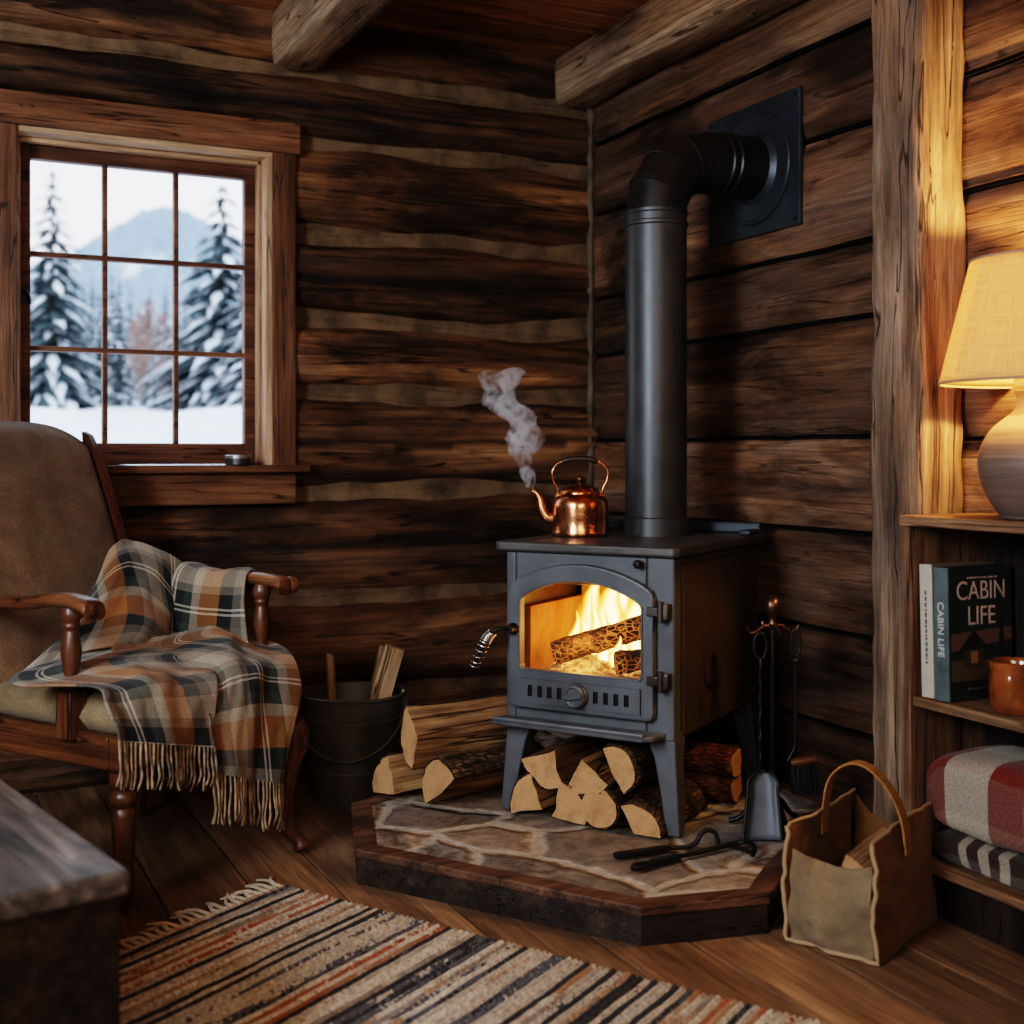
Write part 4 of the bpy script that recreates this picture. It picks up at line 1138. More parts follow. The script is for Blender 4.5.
def stick(x, y, w, t, L, tx, ty, rz, label, top=None):
    mb = MB(); P = []
    sec = [(-w/2,-t/2),(0,-t/2*1.1),(w/2,-t/2),(w/2,t/2),(0,t/2*1.05),(-w/2,t/2)]
    for i in range(13):
        z = L*i/12; k = 1 if top is None else 1 - top*(i/12)
        P.append([(a*k + .004*nz(a*50, b*50, z*4+x*9), b*k + .003*nz(a*60, b*60, z*5+3), z + (.012*nz(a*60+x, b*30) if i == 12 else 0)) for a, b in sec])
    mb.grid(P, closed=True)
    mb.f.append(tuple(range(6))[::-1]); mb.m.append(0); mb.f.append(tuple(72+k for k in range(6))); mb.m.append(0)
    q = rotz(R(-26)) @ Vector((x, y, 0))
    o = mb.build('kindling_stick', M['split_z'], None, (BK.x+q.x, BK.y+q.y, .022), (tx, ty, rz - R(26)), smooth=30)
    tag(o, label, 'kindling', 'kindling in the metal bucket')
stick(-.055,.00, .042,.028,.43, R(-3), R(-2), .3, 'narrow pointed kindling stick at the left in the bucket', .55)
stick(.005,-.02, .062,.020,.47, R(-2), R(16), .15, 'widest flat kindling board leaning right in the bucket')
stick(.0,.045, .042,.020,.46, R(-4), R(12), -.3, 'thin dark-edged kindling stick behind the widest board in the bucket')

# ------------------------------------------------------------------ fire tools
TP = W(.695, 3.30)
ts = empty('fire_tool_stand', (TP.x, TP.y, HX), R(-26), 'wrought iron fire tool stand with ball finial right of the stove', 'fire tool stand')
MB().tube([(0,0,.02),(0,0,.54)], .0075, 10).build('pole', M['black'], ts, smooth=60)
MB().lathe([(.008,.535),(.014,.540),(.010,.552),(.012,.560),(.021,.572),(.024,.588),(.021,.602),(.012,.612),(.006,.614),(0,.618)], 20).build('finial', M['bronze'], ts, smooth=60)
mb = MB()
for k in range(4):
    a = PI/2*k + R(10)
    p = smoothpath([(0,0,.525),(.02,0,.536),(.045,0,.520),(.062,0,.516),(.074,0,.535)], 12)
    mb.tube([(x*math.cos(a), x*math.sin(a), z) for x, _, z in p], [.006]*8+[.005,.0045,.004,.006], 8)
mb.build('hook_crossbar', M['bronze'], ts, smooth=60)
mb = MB()
for k in range(3):
    a = 2*PI*k/3 + R(-75)
    p = smoothpath([(0,0,.075),(.04,0,.062),(.085,0,.018),(.115,0,.006)], 12)
    mb.tube([(x*math.cos(a), x*math.sin(a), z) for x, _, z in p], .007, 8)
mb.build('tripod_base', M['black'], ts, smooth=60)
def TL(x, y, z): v = rotz(R(-26)) @ Vector((x, y, 0)); return Vector((TP.x+v.x, TP.y+v.y, HX+z))
# shovel hanging in front
shv = empty('fire_shovel', TL(-.045,-.060,0), R(-26), 'hearth shovel with steel pan hanging on the front of the tool stand', 'fire shovel')
lp = [(.017*math.sin(a), 0, .49 - .034*math.cos(a)*1.0) for a in [2*PI*i/24 for i in range(25)]]
mb = MB().tube(lp, .0035, 8)
mb.tube([(.0015*math.sin(i*1.1), .0015*math.cos(i*1.1)-.0*i, .456 - .31*i/30) for i in range(31)], [.0045 + .0012*math.sin(i*1.3) for i in range(31)], 8)
mb.build('handle', M['black'], shv, smooth=60)
mb = MB(); P = []
for i in range(13):
    t = i/12; z = .165 - .162*t; y = -.012 - .055*t; w = .034 + .016*t if t > .2 else .018 + .024*(t/.2)**.5
    row = []
    for j in range(11):
        u = j/10*2-1
        row.append((u*w - .012*t, y - (.024*abs(u)**4 if t < 1.1 else 0)*(1 - .1*t) , z + (.004*abs(u)**4)))
    P.append(row)
mb.grid(P)
mb.build('pan', M['shovel'], shv, smooth=50, solid=.003)
MB().tube([r_[0] for r_ in P[::-1]] + P[0][1:-1] + [r_[-1] for r_ in P], .0042, 8).build('pan_rim', M['black'], shv, smooth=60)
# brush hanging on the right
bs = empty('hearth_brush', TL(.052,-.040,0), R(-26), 'hearth brush with dark bristles hanging on the right of the tool stand', 'hearth brush')
lp = [(.013*math.sin(a), 0, .495 - .036*math.cos(a)) for a in [2*PI*i/24 for i in range(25)]]
mb = MB().tube(lp, .0038, 8).lathe([(.006,.440),(.013,.444),(.013,.452),(.006,.458)], 14)
mb.tube(smoothpath([(0,0,.45),(0,0,.33),(0,0,.24),(-.004,0,.215),(-.018,-.004,.190),(-.020,-.004,.180),(-.012,-.002,.176)], 30), .0048, 8)
mb.build('handle', M['black'], bs, smooth=60)
MB().tube([(-.012,0,.178),(.01,0,.182),(.055,0,.188)], [.010,.013,.011], 12).build('brush_head', M['mahog_x'], bs, smooth=60)
mb = MB(); rng = random.Random(4)
for i in range(150):
    x = rng.uniform(-.008,.052); y = rng.uniform(-.010,.010)
    mb.tube([(x, y, .176), (x*1.15 + rng.uniform(-.004,.004), y*1.8, .10 + rng.uniform(-.004,.01))], [.0016,.0010], 4)
mb.build('bristles', M['bristle'], bs)

# pokers lying on the hearth
def lying(pts, rad, zs, name, label, slot=None, loop=None):
    pass
tg1 = empty('fire_poker', W(.283, 2.93, HX), 0, 'black iron poker with slotted flat handle lying nearest the hearth edge', 'fire poker')
o0 = W(.283, 2.93)
def LP(x, d, z): v = W(x, d) - o0; return (v.x, v.y, z)
A, B = Vector((.283,2.93)), Vector((.413,3.018)); dr = (B-A).normalized(); pn = Vector((-dr.y, dr.x))
def onp(t, s_): q = A + dr*t + pn*s_; return q
mb = MB()
outer = []; inner = []
for k in range(20):
    a = 2*PI*k/20; outer.append((.034*math.cos(a)*1.0 + .034, .0155*math.sin(a))); inner.append((.024*math.cos(a)+.034, .0075*math.sin(a)))
def strip(ptsl): return [tuple(Vector(LP(*(A + dr*x + pn*y), 0)).to_2d()) for x, y in ptsl]
mb.ring(strip(outer), strip(inner), .004, .017)
mb.prism(strip([(.060,-.011),(.150,-.008),(.150,.008),(.060,.011)]), .004, .019)
mb.build('handle', M['black'], tg1, bevel=.003)
e1 = onp(.148, 0)
mb = MB().tube(smoothpath([LP(*e1,.012), LP(.49,3.065,.012), LP(.555,3.105,.014), LP(.590,3.095,.022), LP(.600,3.06,.020), LP(.590,3.035,.008)], 26), .0065, 10)
mb.tube(smoothpath([LP(.545,3.10,.012), LP(.565,3.075,.014), LP(.585,3.052,.010)], 8), .0055, 8)
mb.build('hooked_rod', M['black'], tg1, smooth=60)
tg2 = empty('fire_hook', W(.25, 3.02, HX), 0, 'black iron lifting hook with upright loop end lying behind the poker', 'fire hook')
o0 = W(.25, 3.02); A, B = Vector((.25,3.02)), Vector((.395,3.085)); dr = (B-A).normalized(); pn = Vector((-dr.y, dr.x))
MB().prism(strip([(0,-.010),(.085,-.012),(.135,-.009),(.160,-.006),(.160,.006),(.135,.009),(.085,.012),(0,.010)]), .004, .018).build('handle', M['black'], tg2, bevel=.004)
MB().tube(smoothpath([LP(*onp(.157,0),.011), LP(.435,3.095,.009), LP(.462,3.105,.018), LP(.475,3.11,.038), LP(.495,3.115,.046), LP(.513,3.115,.036), LP(.520,3.11,.008)], 26), .0060, 10).build('loop_rod', M['black'], tg2, smooth=60)

# ------------------------------------------------------------------ bookcase
BO = W(.937, 2.943)          # front left corner on the floor; x axis = into the shelf (room +X), y axis runs toward the viewer (room -Y)
SXB = XW - .012
ux0 = BO.x; uy0 = BO.y
SL_ = 1.25
bc = empty('bookcase', (ux0, uy0, 0), 0, 'low open wooden bookcase against the wall right of the post', 'bookcase')
dp = SXB - ux0
mb = MB().box(-.012, dp, -SL_, .010, .912, .937); mb.build('top_board', M['shelf'], bc, bevel=.003)
mb = MB().box(.0, dp-.02, -SL_, -.0215, .487, .510); mb.build('shelf_board', M['shelf'], bc, bevel=.003)
mb = MB().box(.0, dp-.02, -SL_, -.0215, .108, .130); mb.build('shelf_board', M['shelf'], bc, bevel=.003)
mb = MB().box(-.006, dp, -.021, .0, .0, .9115); mb.build('side_panel', M['shelf_v'], bc, bevel=.003)
mb = MB().box(-.006, dp, -SL_, -SL_+.021, .0, .9115); mb.build('side_panel', M['shelf_v'], bc, bevel=.003)
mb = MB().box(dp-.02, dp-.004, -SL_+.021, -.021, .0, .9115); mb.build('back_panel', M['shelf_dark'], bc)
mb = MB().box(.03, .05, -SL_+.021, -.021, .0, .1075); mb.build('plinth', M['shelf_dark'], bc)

# books
def text_obj(txt, size, mat, parent, Mx, name='title', ext=.0004, align='CENTER', sx=1.0):
    cu = bpy.data.curves.new(name, 'FONT'); cu.body = txt; cu.size = size; cu.extrude = ext; cu.align_x = align; cu.align_y = 'CENTER'; cu.space_line = .95
    o = bpy.data.objects.new(name, cu); col.objects.link(o)
    dg = bpy.context.evaluated_depsgraph_get(); me = bpy.data.meshes.new_from_object(o.evaluated_get(dg))
    bpy.data.objects.remove(o); bpy.data.curves.remove(cu)
    me.materials.clear(); me.materials.append(mat)
    me.transform(Mx @ Matrix.Diagonal((sx,1,1,1)))
    o = bpy.data.objects.new(name, me); col.objects.link(o); o.parent = parent
    return o
ink_pale = flat('book_ink_pale', (.50,.36,.29), .6); ink_dark = flat('book_ink_dark', (.10,.09,.08), .6); ink_white = flat('book_ink_white', (.62,.62,.58), .6)
paper = flat('book_paper', (.30,.23,.16), .9)
def book(u, th_, h, dpt, mat, spine, label, lean):
    o = empty('book', (ux0+.018, uy0-u, .5105), 0, label, 'book', 'books on the bookcase middle shelf'); o.rotation_euler = (-lean, 0, 0)
    mb = MB().box(0, dpt, -.003, 0, 0, h).box(0, dpt, -th_, -th_+.003, 0, h)
    mb.build('cover', mat, o, bevel=.001)
    MB().box(-.003, .0035, -th_, 0, 0, h).build('spine', spine, o, bevel=.0015)
    MB().box(.004, dpt-.005, -th_+.0032, -.0032, .004, h-.004).build('pages', paper, o)
    return o
SPV = lambda y, z, x=-.0032: T(x, y, z) @ Matrix(((0,0,-1,0),(0,-1,0,0),(1,0,0,0),(0,0,0,1))).inverted().transposed()
# spine text basis: text x -> -z (reads downward), text y -> -y... normal -> -x
def spine_m(y, z): return T(-.0034, y, z) @ Matrix(((0,0,-1,0),(0,-1,0,0),(-1,0,0,0),(0,0,0,1)))
def cover_m(x, y, z): return T(x, y, z) @ Matrix(((1,0,0,0),(0,0,-1,0),(0,1,0,0),(0,0,0,1)))
b1 = book(.036, .038, .312, .20, flat('book_brown_cover', (.16,.11,.075), .6), flat('book_cream_spine', (.50,.46,.38), .6, 0, 30, .1), 'tall book with cream spine next to the bookcase side panel', R(1.6))
def marks(parent, Mx, n, w, h, mat, name):
    mb = MB(); x = -w/2; rng = random.Random(n)
    while x < w/2:
        l = rng.uniform(.004, .012); mb.box(x, x+l, -h/2, h/2, -.0002, .0002, M=Mx); x += l + rng.uniform(.002, .005)
    mb.build(name, mat, parent)
marks(b1, spine_m(-.019, .165), 5, .17, .006, ink_dark, 'spine_marks')
b2 = book(.078, .044, .308, .20, flat('book_dark_cover', (.020,.024,.022), .45), flat('book_teal_spine', (.09,.12,.12), .5, 0, 18, .35), 'dark book with teal spine and cabin cover standing beside the mug', R(1.2))
text_obj('CABIN LIFE', .026, ink_white, b2, spine_m(-.021, .165), 'spine_lettering')
yc = -.0445
text_obj('CABIN\nLIFE', .062, ink_pale, b2, cover_m(.102, yc, .222), 'cover_title', sx=.86)
marks(b2, cover_m(.102, yc, .283), 7, .09, .004, ink_pale, 'cover_line')
marks(b2, cover_m(.10, yc, .026), 8, .09, .004, ink_pale, 'cover_line')
mb = MB(); CM = cover_m(0, yc, 0)
mb.prism([(.006,.115),(.198,.135),(.198,.165),(.006,.155)], -.0002, .0002, 0, CM)
mb.prism([(.006,.045),(.198,.045),(.198,.085),(.006,.095)], -.0002, .0002, 1, CM)
mb.prism([(.045,.075),(.105,.075),(.105,.125),(.045,.125)], .0002, .0005, 2, CM)
mb.prism([(.030,.118),(.075,.162),(.122,.118)], .0003, .0006, 3, CM)
mb.prism([(.066,.085),(.088,.085),(.088,.112),(.066,.112)], .0005, .0008, 4, CM)
mb.prism([(.005,.012),(.198,.012),(.198,.045),(.005,.045)], -.0002, .0002, 3, CM)
mb.prism([(.150,.085),(.165,.205),(.180,.085)], .0001, .0004, 3, CM)
mb.build('cover_picture', [flat('cov_sky', (.13,.065,.045), .6), flat('cov_ground', (.085,.055,.03), .6), flat('cov_wall', (.055,.032,.022), .6), flat('cov_black', (.012,.012,.011), .6), flat('cov_window', (.28,.12,.035), .6)], b2)

# mug
mg = empty('glazed_mug', (ux0+.070, uy0-.262, .5105), R(0), 'shiny brown glazed pottery mug on the middle shelf', 'mug')
mp = [(0,0),(.042,0),(.047,.004),(.054,.022),(.057,.05),(.054,.085),(.052,.094),(.057,.104),(.058,.112),(.055,.114),(.051,.108),(.049,.094),(.052,.05),(.046,.014),(0,.010)]
mb = MB(); P = []
for (r, z) in mp:
    P.append([(r*math.cos(2*PI*k/40)*(1+.018*nz(math.cos(2*PI*k/40)*3, math.sin(2*PI*k/40)*3, z*40)), r*math.sin(2*PI*k/40)*(1+.018*nz(math.cos(2*PI*k/40)*3, math.sin(2*PI*k/40)*3, z*40)), z) for k in range(40)])
mb.grid(P, closed=True); mb.build('mug_body', M['glaze'], mg, smooth=50)
MB().tube(smoothpath([(.050,-.0,.092),(.078,-.0,.090),(.090,-.0,.062),(.078,-.0,.034),(.050,-.0,.028)], 18), .0075, 10, M=rotz(R(-70))).build('mug_handle', M['glaze'], mg, smooth=60)

# folded blankets on the bottom shelf
def folded(name, u0, u1, d0, d1, z0, h, mat, label, seed, layers):
    """rounded stack: loft of front-facing fold profile along u (room -Y)"""
    o = empty(name, (ux0, uy0, z0), 0, label, 'folded blanket')
    P = []; uv = []; nu = 44; nc = 40
    for i in range(nu+1):
        u = u0 + (u1-u0)*i/nu; e = min(1, min(i, nu-i)/6); e = math.sqrt(max(0, 1-(1-e)**2))
        row = []; L = 0; last = None
        for k in range(nc):
            a = 2*PI*k/nc; c_, s_ = math.cos(a), math.sin(a)
            q = .42; X = math.copysign(abs(c_)**q, c_); Z = math.copysign(abs(s_)**q, s_)
            x = (d0+d1)/2 + (d1-d0)/2*X*(.86+.14*e); z = h/2 + h/2*Z*(.30+.70*e)*(1 + .10*nz(u*6+seed, X*1.5))
            x += .008*nz(u*9+seed, a*2)
            z = max(z, .0)
            row.append((x, -u, z))
            if last is not None: L += math.hypot(x-last[0], z-last[1])
            last = (x, z); uv.append((u + .04*nz(L*4, seed), L))
        P.append(row)
    mb = MB().grid(P, closed=True, uv=uv)
    for i0, fl in ((0, False), (nu, True)):
        f = tuple(i0*nc+k for k in range(nc)); mb.f.append(f if fl else f[::-1]); mb.m.append(0)
    mb.build('blanket_body', mat, o, smooth=60, subsurf=1)
    return o
folded('folded_blanket', .045, .62, .018, .262, .1305, .078, M['plaid_dark'], 'dark brown folded blanket with cream stripes underneath on the bottom shelf', 3, 2)
folded('folded_blanket', .040, .60, .004, .268, .2095, .185, M['plaid_red'], 'red and cream checked folded blanket on top on the bottom shelf', 7, 3)

# ------------------------------------------------------------------ table lamp
LPOS = (ux0+.155, uy0-.268, .9375)
lm = empty('table_lamp', LPOS, R(-26), 'lit table lamp with linen shade and stoneware base on the bookcase', 'table lamp')
prof = [(0,0),(.085,0),(.095,.006),(.112,.03),(.132,.07),(.142,.115),(.138,.155),(.118,.195),(.090,.222),(.070,.238),(.062,.25),(.060,.272),(.066,.284),(.060,.287),(0,.287)]
MB().lathe([(cr(prof, i/59)) for i in range(60)], 64).build('base', M['stoneware'], lm, smooth=60)
MB().lathe([(.022,.286),(.022,.330),(.014,.335),(.014,.36),(0,.36)], 20).build('socket', M['bronze'], lm, smooth=40)
P = []; uv = []
for i in range(13):
    t = i/12; r = .225 - .067*t; z = .305 + .275*t
    P.append([(r*math.cos(2*PI*k/72), r*math.sin(2*PI*k/72), z) for k in range(72)]); uv += [(k/72*1.3, t*.28) for k in range(72)]
MB().grid(P, closed=True, uv=uv).build('lamp_shade', M['shade'], lm, smooth=180, solid=.002)
M['tape'] = flat('shade_trim_tape', (.34,.25,.16), .8)
for r, z in ((.2255,.305), (.1585,.580)):
    MB().tube([(r*math.cos(2*PI*k/64), r*math.sin(2*PI*k/64), z) for k in range(65)], .0032, 8).build('shade_trim', M['tape'], lm, smooth=180)
mb = MB()
for k in range(3): a = 2*PI*k/3; mb.tube([(.0,0,.36), (.158*math.cos(a), .158*math.sin(a), .578)], .0018, 6)
mb.build('shade_spider', M['bronze'], lm)
MB().lathe([(0,.36),(.012,.362),(.016,.375),(.027,.40),(.030,.42),(.026,.438),(.012,.450),(0,.452)], 20).build('bulb', emit('bulb_glow', (1,.70,.36), 14), lm, smooth=180)
light('lamp_light', 'POINT', (LPOS[0], LPOS[1], LPOS[2]+.46), 58, (1,.55,.19), .035)

# ------------------------------------------------------------------ bag with log
BGA = Vector((.618,2.745)); ex = Vector((.765,-.644)); ey = Vector((.62,.785)).normalized()
bgo = W(*BGA)
bag = empty('log_carrier_bag', (bgo.x, bgo.y, 0), math.atan2(ex.y, ex.x) - R(26), 'canvas and tan log tote bag with arched handle on the floor by the hearth', 'bag')
bw, bd, bh = .195, .33, .272
def wallgrid(f, nu=22, nv=16): return [[f(j/(nu-1), i/(nv-1)) for j in range(nu)] for i in range(nv)]
def sag(u, v, s): return .016*fbm((u*2.4+s, v*2.4, s*1.7)) + .006*nz(u*7 + 3*v, v*6, s) - .008*max(0, nz(u*3 + v*4, s, 2))
def topL(u): return bh - .010 - .03*u*(1-u)*2
# left end panel (x=0 side) and right end panel (x=bw side): taller; front (y=0) panel lower with a dip
lf = lambda u, v: (-.012*math.sin(PI*v) + sag(u, v, 2), bd*u, (bh - .015 + .012*u)*v)
rf = lambda u, v: (bw + .015*math.sin(PI*v)*math.sin(PI*u) - .010*v + sag(u, v, 5), bd*u, (bh - .020 + .018*u)*v)
ff = lambda u, v: (bw*u - .006*v*u, -.022*math.sin(PI*u)*math.sin(PI*v*.9) + sag(u, v, 8) + .05*v*v*math.sin(PI*u), (bh*.76 - .030*math.sin(PI*u)**.8)*v + .002)
bf = lambda u, v: (bw*u - .010*v*u, bd + .012*math.sin(PI*u)*math.sin(PI*v) - .02*v*math.sin(PI*u), (bh - .005 - .055*math.sin(PI*u))*v)
MB().grid(wallgrid(ff, 26, 20)).build('front_panel', M['canvas'], bag, smooth=180, solid=.005, subsurf=1)
MB().grid(wallgrid(lf)).build('side_panel', M['tan'], bag, smooth=180, solid=.005, subsurf=1)
MB().grid(wallgrid(rf)).build('side_panel', M['tan'], bag, smooth=180, solid=.005, subsurf=1)
MB().grid(wallgrid(bf)).build('back_panel', M['tan'], bag, smooth=180, solid=.005, subsurf=1)
MB().box(.002, bw-.002, .002, bd-.002, .002, .006).build('bottom', M['tan'], bag)
pth = [lf(0, 1-i/15) for i in range(16)] + [ff(j/25, 0) for j in range(1, 25)] + [rf(0, i/15) for i in range(16)]
pth = [(p[0] + (-.003 if i < 16 else (.003 if i > 39 else 0)), p[1]-.005, max(p[2], .006)) for i, p in enumerate(pth)]
MB().tube(pth, .0052, 8).build('edge_piping', M['piping'], bag, smooth=60)
mb = MB().tube([lf(j/21, 1) for j in range(22)], .0042, 8).tube([rf(j/21, 1) for j in range(22)], .0042, 8)
mb.build('top_hem', M['piping'], bag, smooth=60)
# arched handle: flat strap from inside left panel to outside right panel
hc = smoothpath([(.004,.16,.205),(.006,.16,.262),(.022,.158,.335),(.068,.155,.378),(.120,.152,.376),(.168,.150,.335),(.196,.150,.28),(.206,.150,.225),(.208,.150,.200)], 40)
P = []
for i, p in enumerate(hc):
    a = Vector(hc[min(i+1, 39)]) - Vector(hc[max(i-1, 0)]); nrm = Vector((-a.z, 0, a.x)).normalized()
    P.append([(p[0]+nrm.x*t, p[1]+w, p[2]+nrm.z*t) for (w, t) in ((-.017,-.0025),(.017,-.0025),(.017,.0025),(-.017,.0025))])
mb = MB().grid(P, closed=True); mb.f += [(3,2,1,0), (156,157,158,159)]; mb.m += [0, 0]
mb.build('handle', M['strap'], bag, smooth=40, bevel=.001)
p = W(*(BGA + ex*.088 + ey*.10)); make_log('wedge', .085, .21, 41, p, R(52), .092, R(160), 'split log carried inside the canvas tote bag', name='firewood_log', tilt=R(4))

# ------------------------------------------------------------------ rag rug
RA = R(-33); rl, rw_ = 1.80, .92
rc = W(-.575, 3.085); ra = RA - R(26)
rug = empty('rag_rug', (rc.x, rc.y, 0), ra, 'striped woven rag rug with cream fringe on the floor in front of the hearth', 'rug')
rows = 116; per = rl/rows; P = []; uv = []
for i in range(rows*5+1):
    u = i/5; x = u*per; rowp = []
    for j in range(61):
        v = j/60; y = -rw_*v
        wob = .006*nz(x*3, y*2.5) + .003*nz(x*9, y*9)
        ph = u + .22*nz(y*5, math.floor(u)*.9)*0
        z = .003 + .0085*abs(math.sin(PI*u))**.7 + .0022*nz(u*2.1, y*40) + .002*nz(math.floor(u)*3.3, y*7)
        rowp.append((x + wob, y + (.006*nz(math.floor(u+.5)*2.7) if j in (0, 60) else 0), max(z, .0015))); uv.append((u + .999e-3, y))
    P.append(rowp)
MB().grid(P, uv=uv, flip=True).build('woven_body', M['rug'], rug, smooth=180)
mb = MB(); rng = random.Random(2)
for i in range(40):
    y = -rw_*(i+.5)/40; l = rng.uniform(.05,.085); a = rng.uniform(-.5,.5)
    for k in range(2):
        y2 = y + (k-.5)*.009; a2 = a + rng.uniform(-.25,.25)
        mb.tube(smoothpath([(.012,y2,.007),(-.012,y2*.5+y*.5,.010),(-l*.5,y+math.sin(a2)*l*.35,.012),(-l*math.cos(a2),y+math.sin(a2)*l*.9+rng.uniform(-.01,.01),.005)], 9), [.003,.005,.0045,.004,.004,.004,.0038,.0035,.003], 6)
mb.build('fringe', M['fringe'], rug, smooth=60)

# ------------------------------------------------------------------ blanket chest, bottom left
tc_ = W(-.605, 1.97); ta = R(218) - R(26)
ch = empty('wooden_chest', (tc_.x, tc_.y, 0), R(128-26) , 'dark old plank-lidded wooden chest in the near left corner', 'chest')
# local x runs back-left (away), local y runs to the near left
cl, cw, chh = 1.05, .55, .42
mb = MB()
for k in range(2):
    y0 = .0 + k*(cw/2); mb.box(0, cl, y0 + (.0015 if k else 0), y0 + cw/2 - (.0 if k else .0015), chh-.042, chh)
mb.build('lid', M['lid'], ch, bevel=.010, seg=3)
mb = MB().box(.012, cl-.012, .014, cw-.014, 0, chh-.0425)
mb.build('chest_body', M['trunk'], ch, bevel=.004)

# ------------------------------------------------------------------ armchair
CO = Vector((-.905,2.87)) + Vector((.53,.85))*.31
co = W(*CO); cra = R(58-26)
arm = empty('armchair', (co.x, co.y, 0), cra, 'old wooden armchair with worn brown velour seat and tall back under the window', 'armchair')
hw = .31
# legs
turn = [(.010,0),(.015,.004),(.018,.02),(.020,.05),(.026,.16),(.030,.23),(.026,.245),(.022,.25),(.031,.262),(.033,.275),(.028,.288),(.020,.293),(.032,.302),(.034,.318),(.034,.335)]
MB().lathe(turn, 24, M=T(-hw+.035,.035,0)).build('leg', M['mahog'], arm, smooth=50)
cab = smoothpath([(hw-.020,-.018,.012),(hw-.026,-.012,.03),(hw-.040,.012,.07),(hw-.046,.022,.15),(hw-.036,.012,.24),(hw-.024,.0,.30),(hw-.030,.012,.345)], 26)
MB().tube(cab, [.016,.024,.026,.022,.019,.018]+[.018 + .018*(i/14)**1.3 for i in range(15)]+[.037,.038,.038,.037,.036], 16).build('leg', M['mahog'], arm, smooth=60)
for sx_ in (-1, 1):
    mb = MB(); V = []
    for z, y, w in ((0,.615,.017),(.335,.575,.024)):
        V += [(sx_*(hw-.035)-w, y-w, z), (sx_*(hw-.035)+w, y-w, z), (sx_*(hw-.035)+w, y+w, z), (sx_*(hw-.035)-w, y+w, z)]
    mb.add(V, [(0,3,2,1),(4,5,6,7),(0,1,5,4),(1,2,6,5),(2,3,7,6),(3,0,4,7)]); mb.build('leg', M['mahog'], arm, bevel=.005)
# rails
mb = MB().box(-hw+.002, hw-.002, .006, .052, .337, .418).box(-hw, -hw+.045, .052, .60, .337, .418).box(hw-.045, hw, .052, .60, .337, .418).box(-hw+.045, hw-.045, .56, .60, .337, .418)
mb.build('seat_frame', M['mahog_y'], arm, bevel=.007, seg=3)
# seat cushion
def pillow(x0, x1, y0, y1, z0, z1, crown, q=.35, nx=22, ny=22, puff=.012, seed=1):
    V = []; top = []; bot = []
    for i in range(ny):
        r1 = []; r2 = []
        for j in range(nx):
            u = j/(nx-1)*2-1; v = i/(ny-1)*2-1
            e = (1-abs(u)**6)*(1-abs(v)**6); e = max(e, 0)**q
            x = (x0+x1)/2 + (x1-x0)/2*u; y = (y0+y1)/2 + (y1-y0)/2*v; zm = (z0+z1)/2
            r1.append((x, y, zm + (z1-zm)*e + crown*(1-u*u)*(1-v*v) + puff*fbm((x*6+seed, y*6, 2))*e)); r2.append((x, y, zm - (zm-z0)*e))
        top.append(r1); bot.append(r2)
    return top, bot
tp_, bt_ = pillow(-hw+.006, hw-.006, -.012, .56, .405, .50, .025)
mb = MB().grid(tp_).grid(bt_, flip=True); mb.build('seat_cushion', M['uphol_seat'], arm, smooth=180, merge=True)
# backrest: reclined upholstered slab with wooden stiles
def backpt(x, h, d):     # h along the slope from .43 up, d normal (front +)
    y = .560 + .40*h - d*.94; z = .43 + h*.95 - d*.34; return (x, y, z)
rows_ = []
nB = 26
mbF = []; mbB = []
for i in range(nB):
    h = .80*i/(nB-1); r1 = []; r2 = []
    for j in range(24):
        u = j/23*2-1; v = i/(nB-1)*2-1
        wd_ = (hw-.052)*(1 + .02*math.sin(PI*i/(nB-1))); e = max(0, (1-abs(u)**8)*(1-abs(v)**8))**.4
        hh = h - (.075*abs(u)**3.2 if v > 0 else 0)*max(0, v)**2
        r1.append(backpt(wd_*u, hh, .035 + .04*e + .018*(1-u*u)*(1-v*v) + .012*fbm((u*2.2, v*3.0, 5))*e)); r2.append(backpt(wd_*u, hh, .035 - .045*e))
    mbF.append(r1); mbB.append(r2)
MB().grid(mbF).grid(mbB, flip=True).build('backrest', M['uphol'], arm, smooth=180, merge=True)
for sx_ in (-1, 1):
    mb = MB(); P = []
    for i in range(15):
        h = -.05 + .815*i/14; x = sx_*(hw-.038)
        k = 1 if i < 13 else (.85 if i == 13 else .5)
        P.append([backpt(x + a*k, h, .03 + b*k) for a, b in ((-.016,-.035),(.016,-.035),(.018,0),(.016,.035),(-.016,.035))])
    mb.grid(P, closed=True); mb.f += [(4,3,2,1,0), tuple(70+k for k in range(5))]; mb.m += [0,0]
    mb.build('back_stile', M['mahog'], arm, smooth=50)
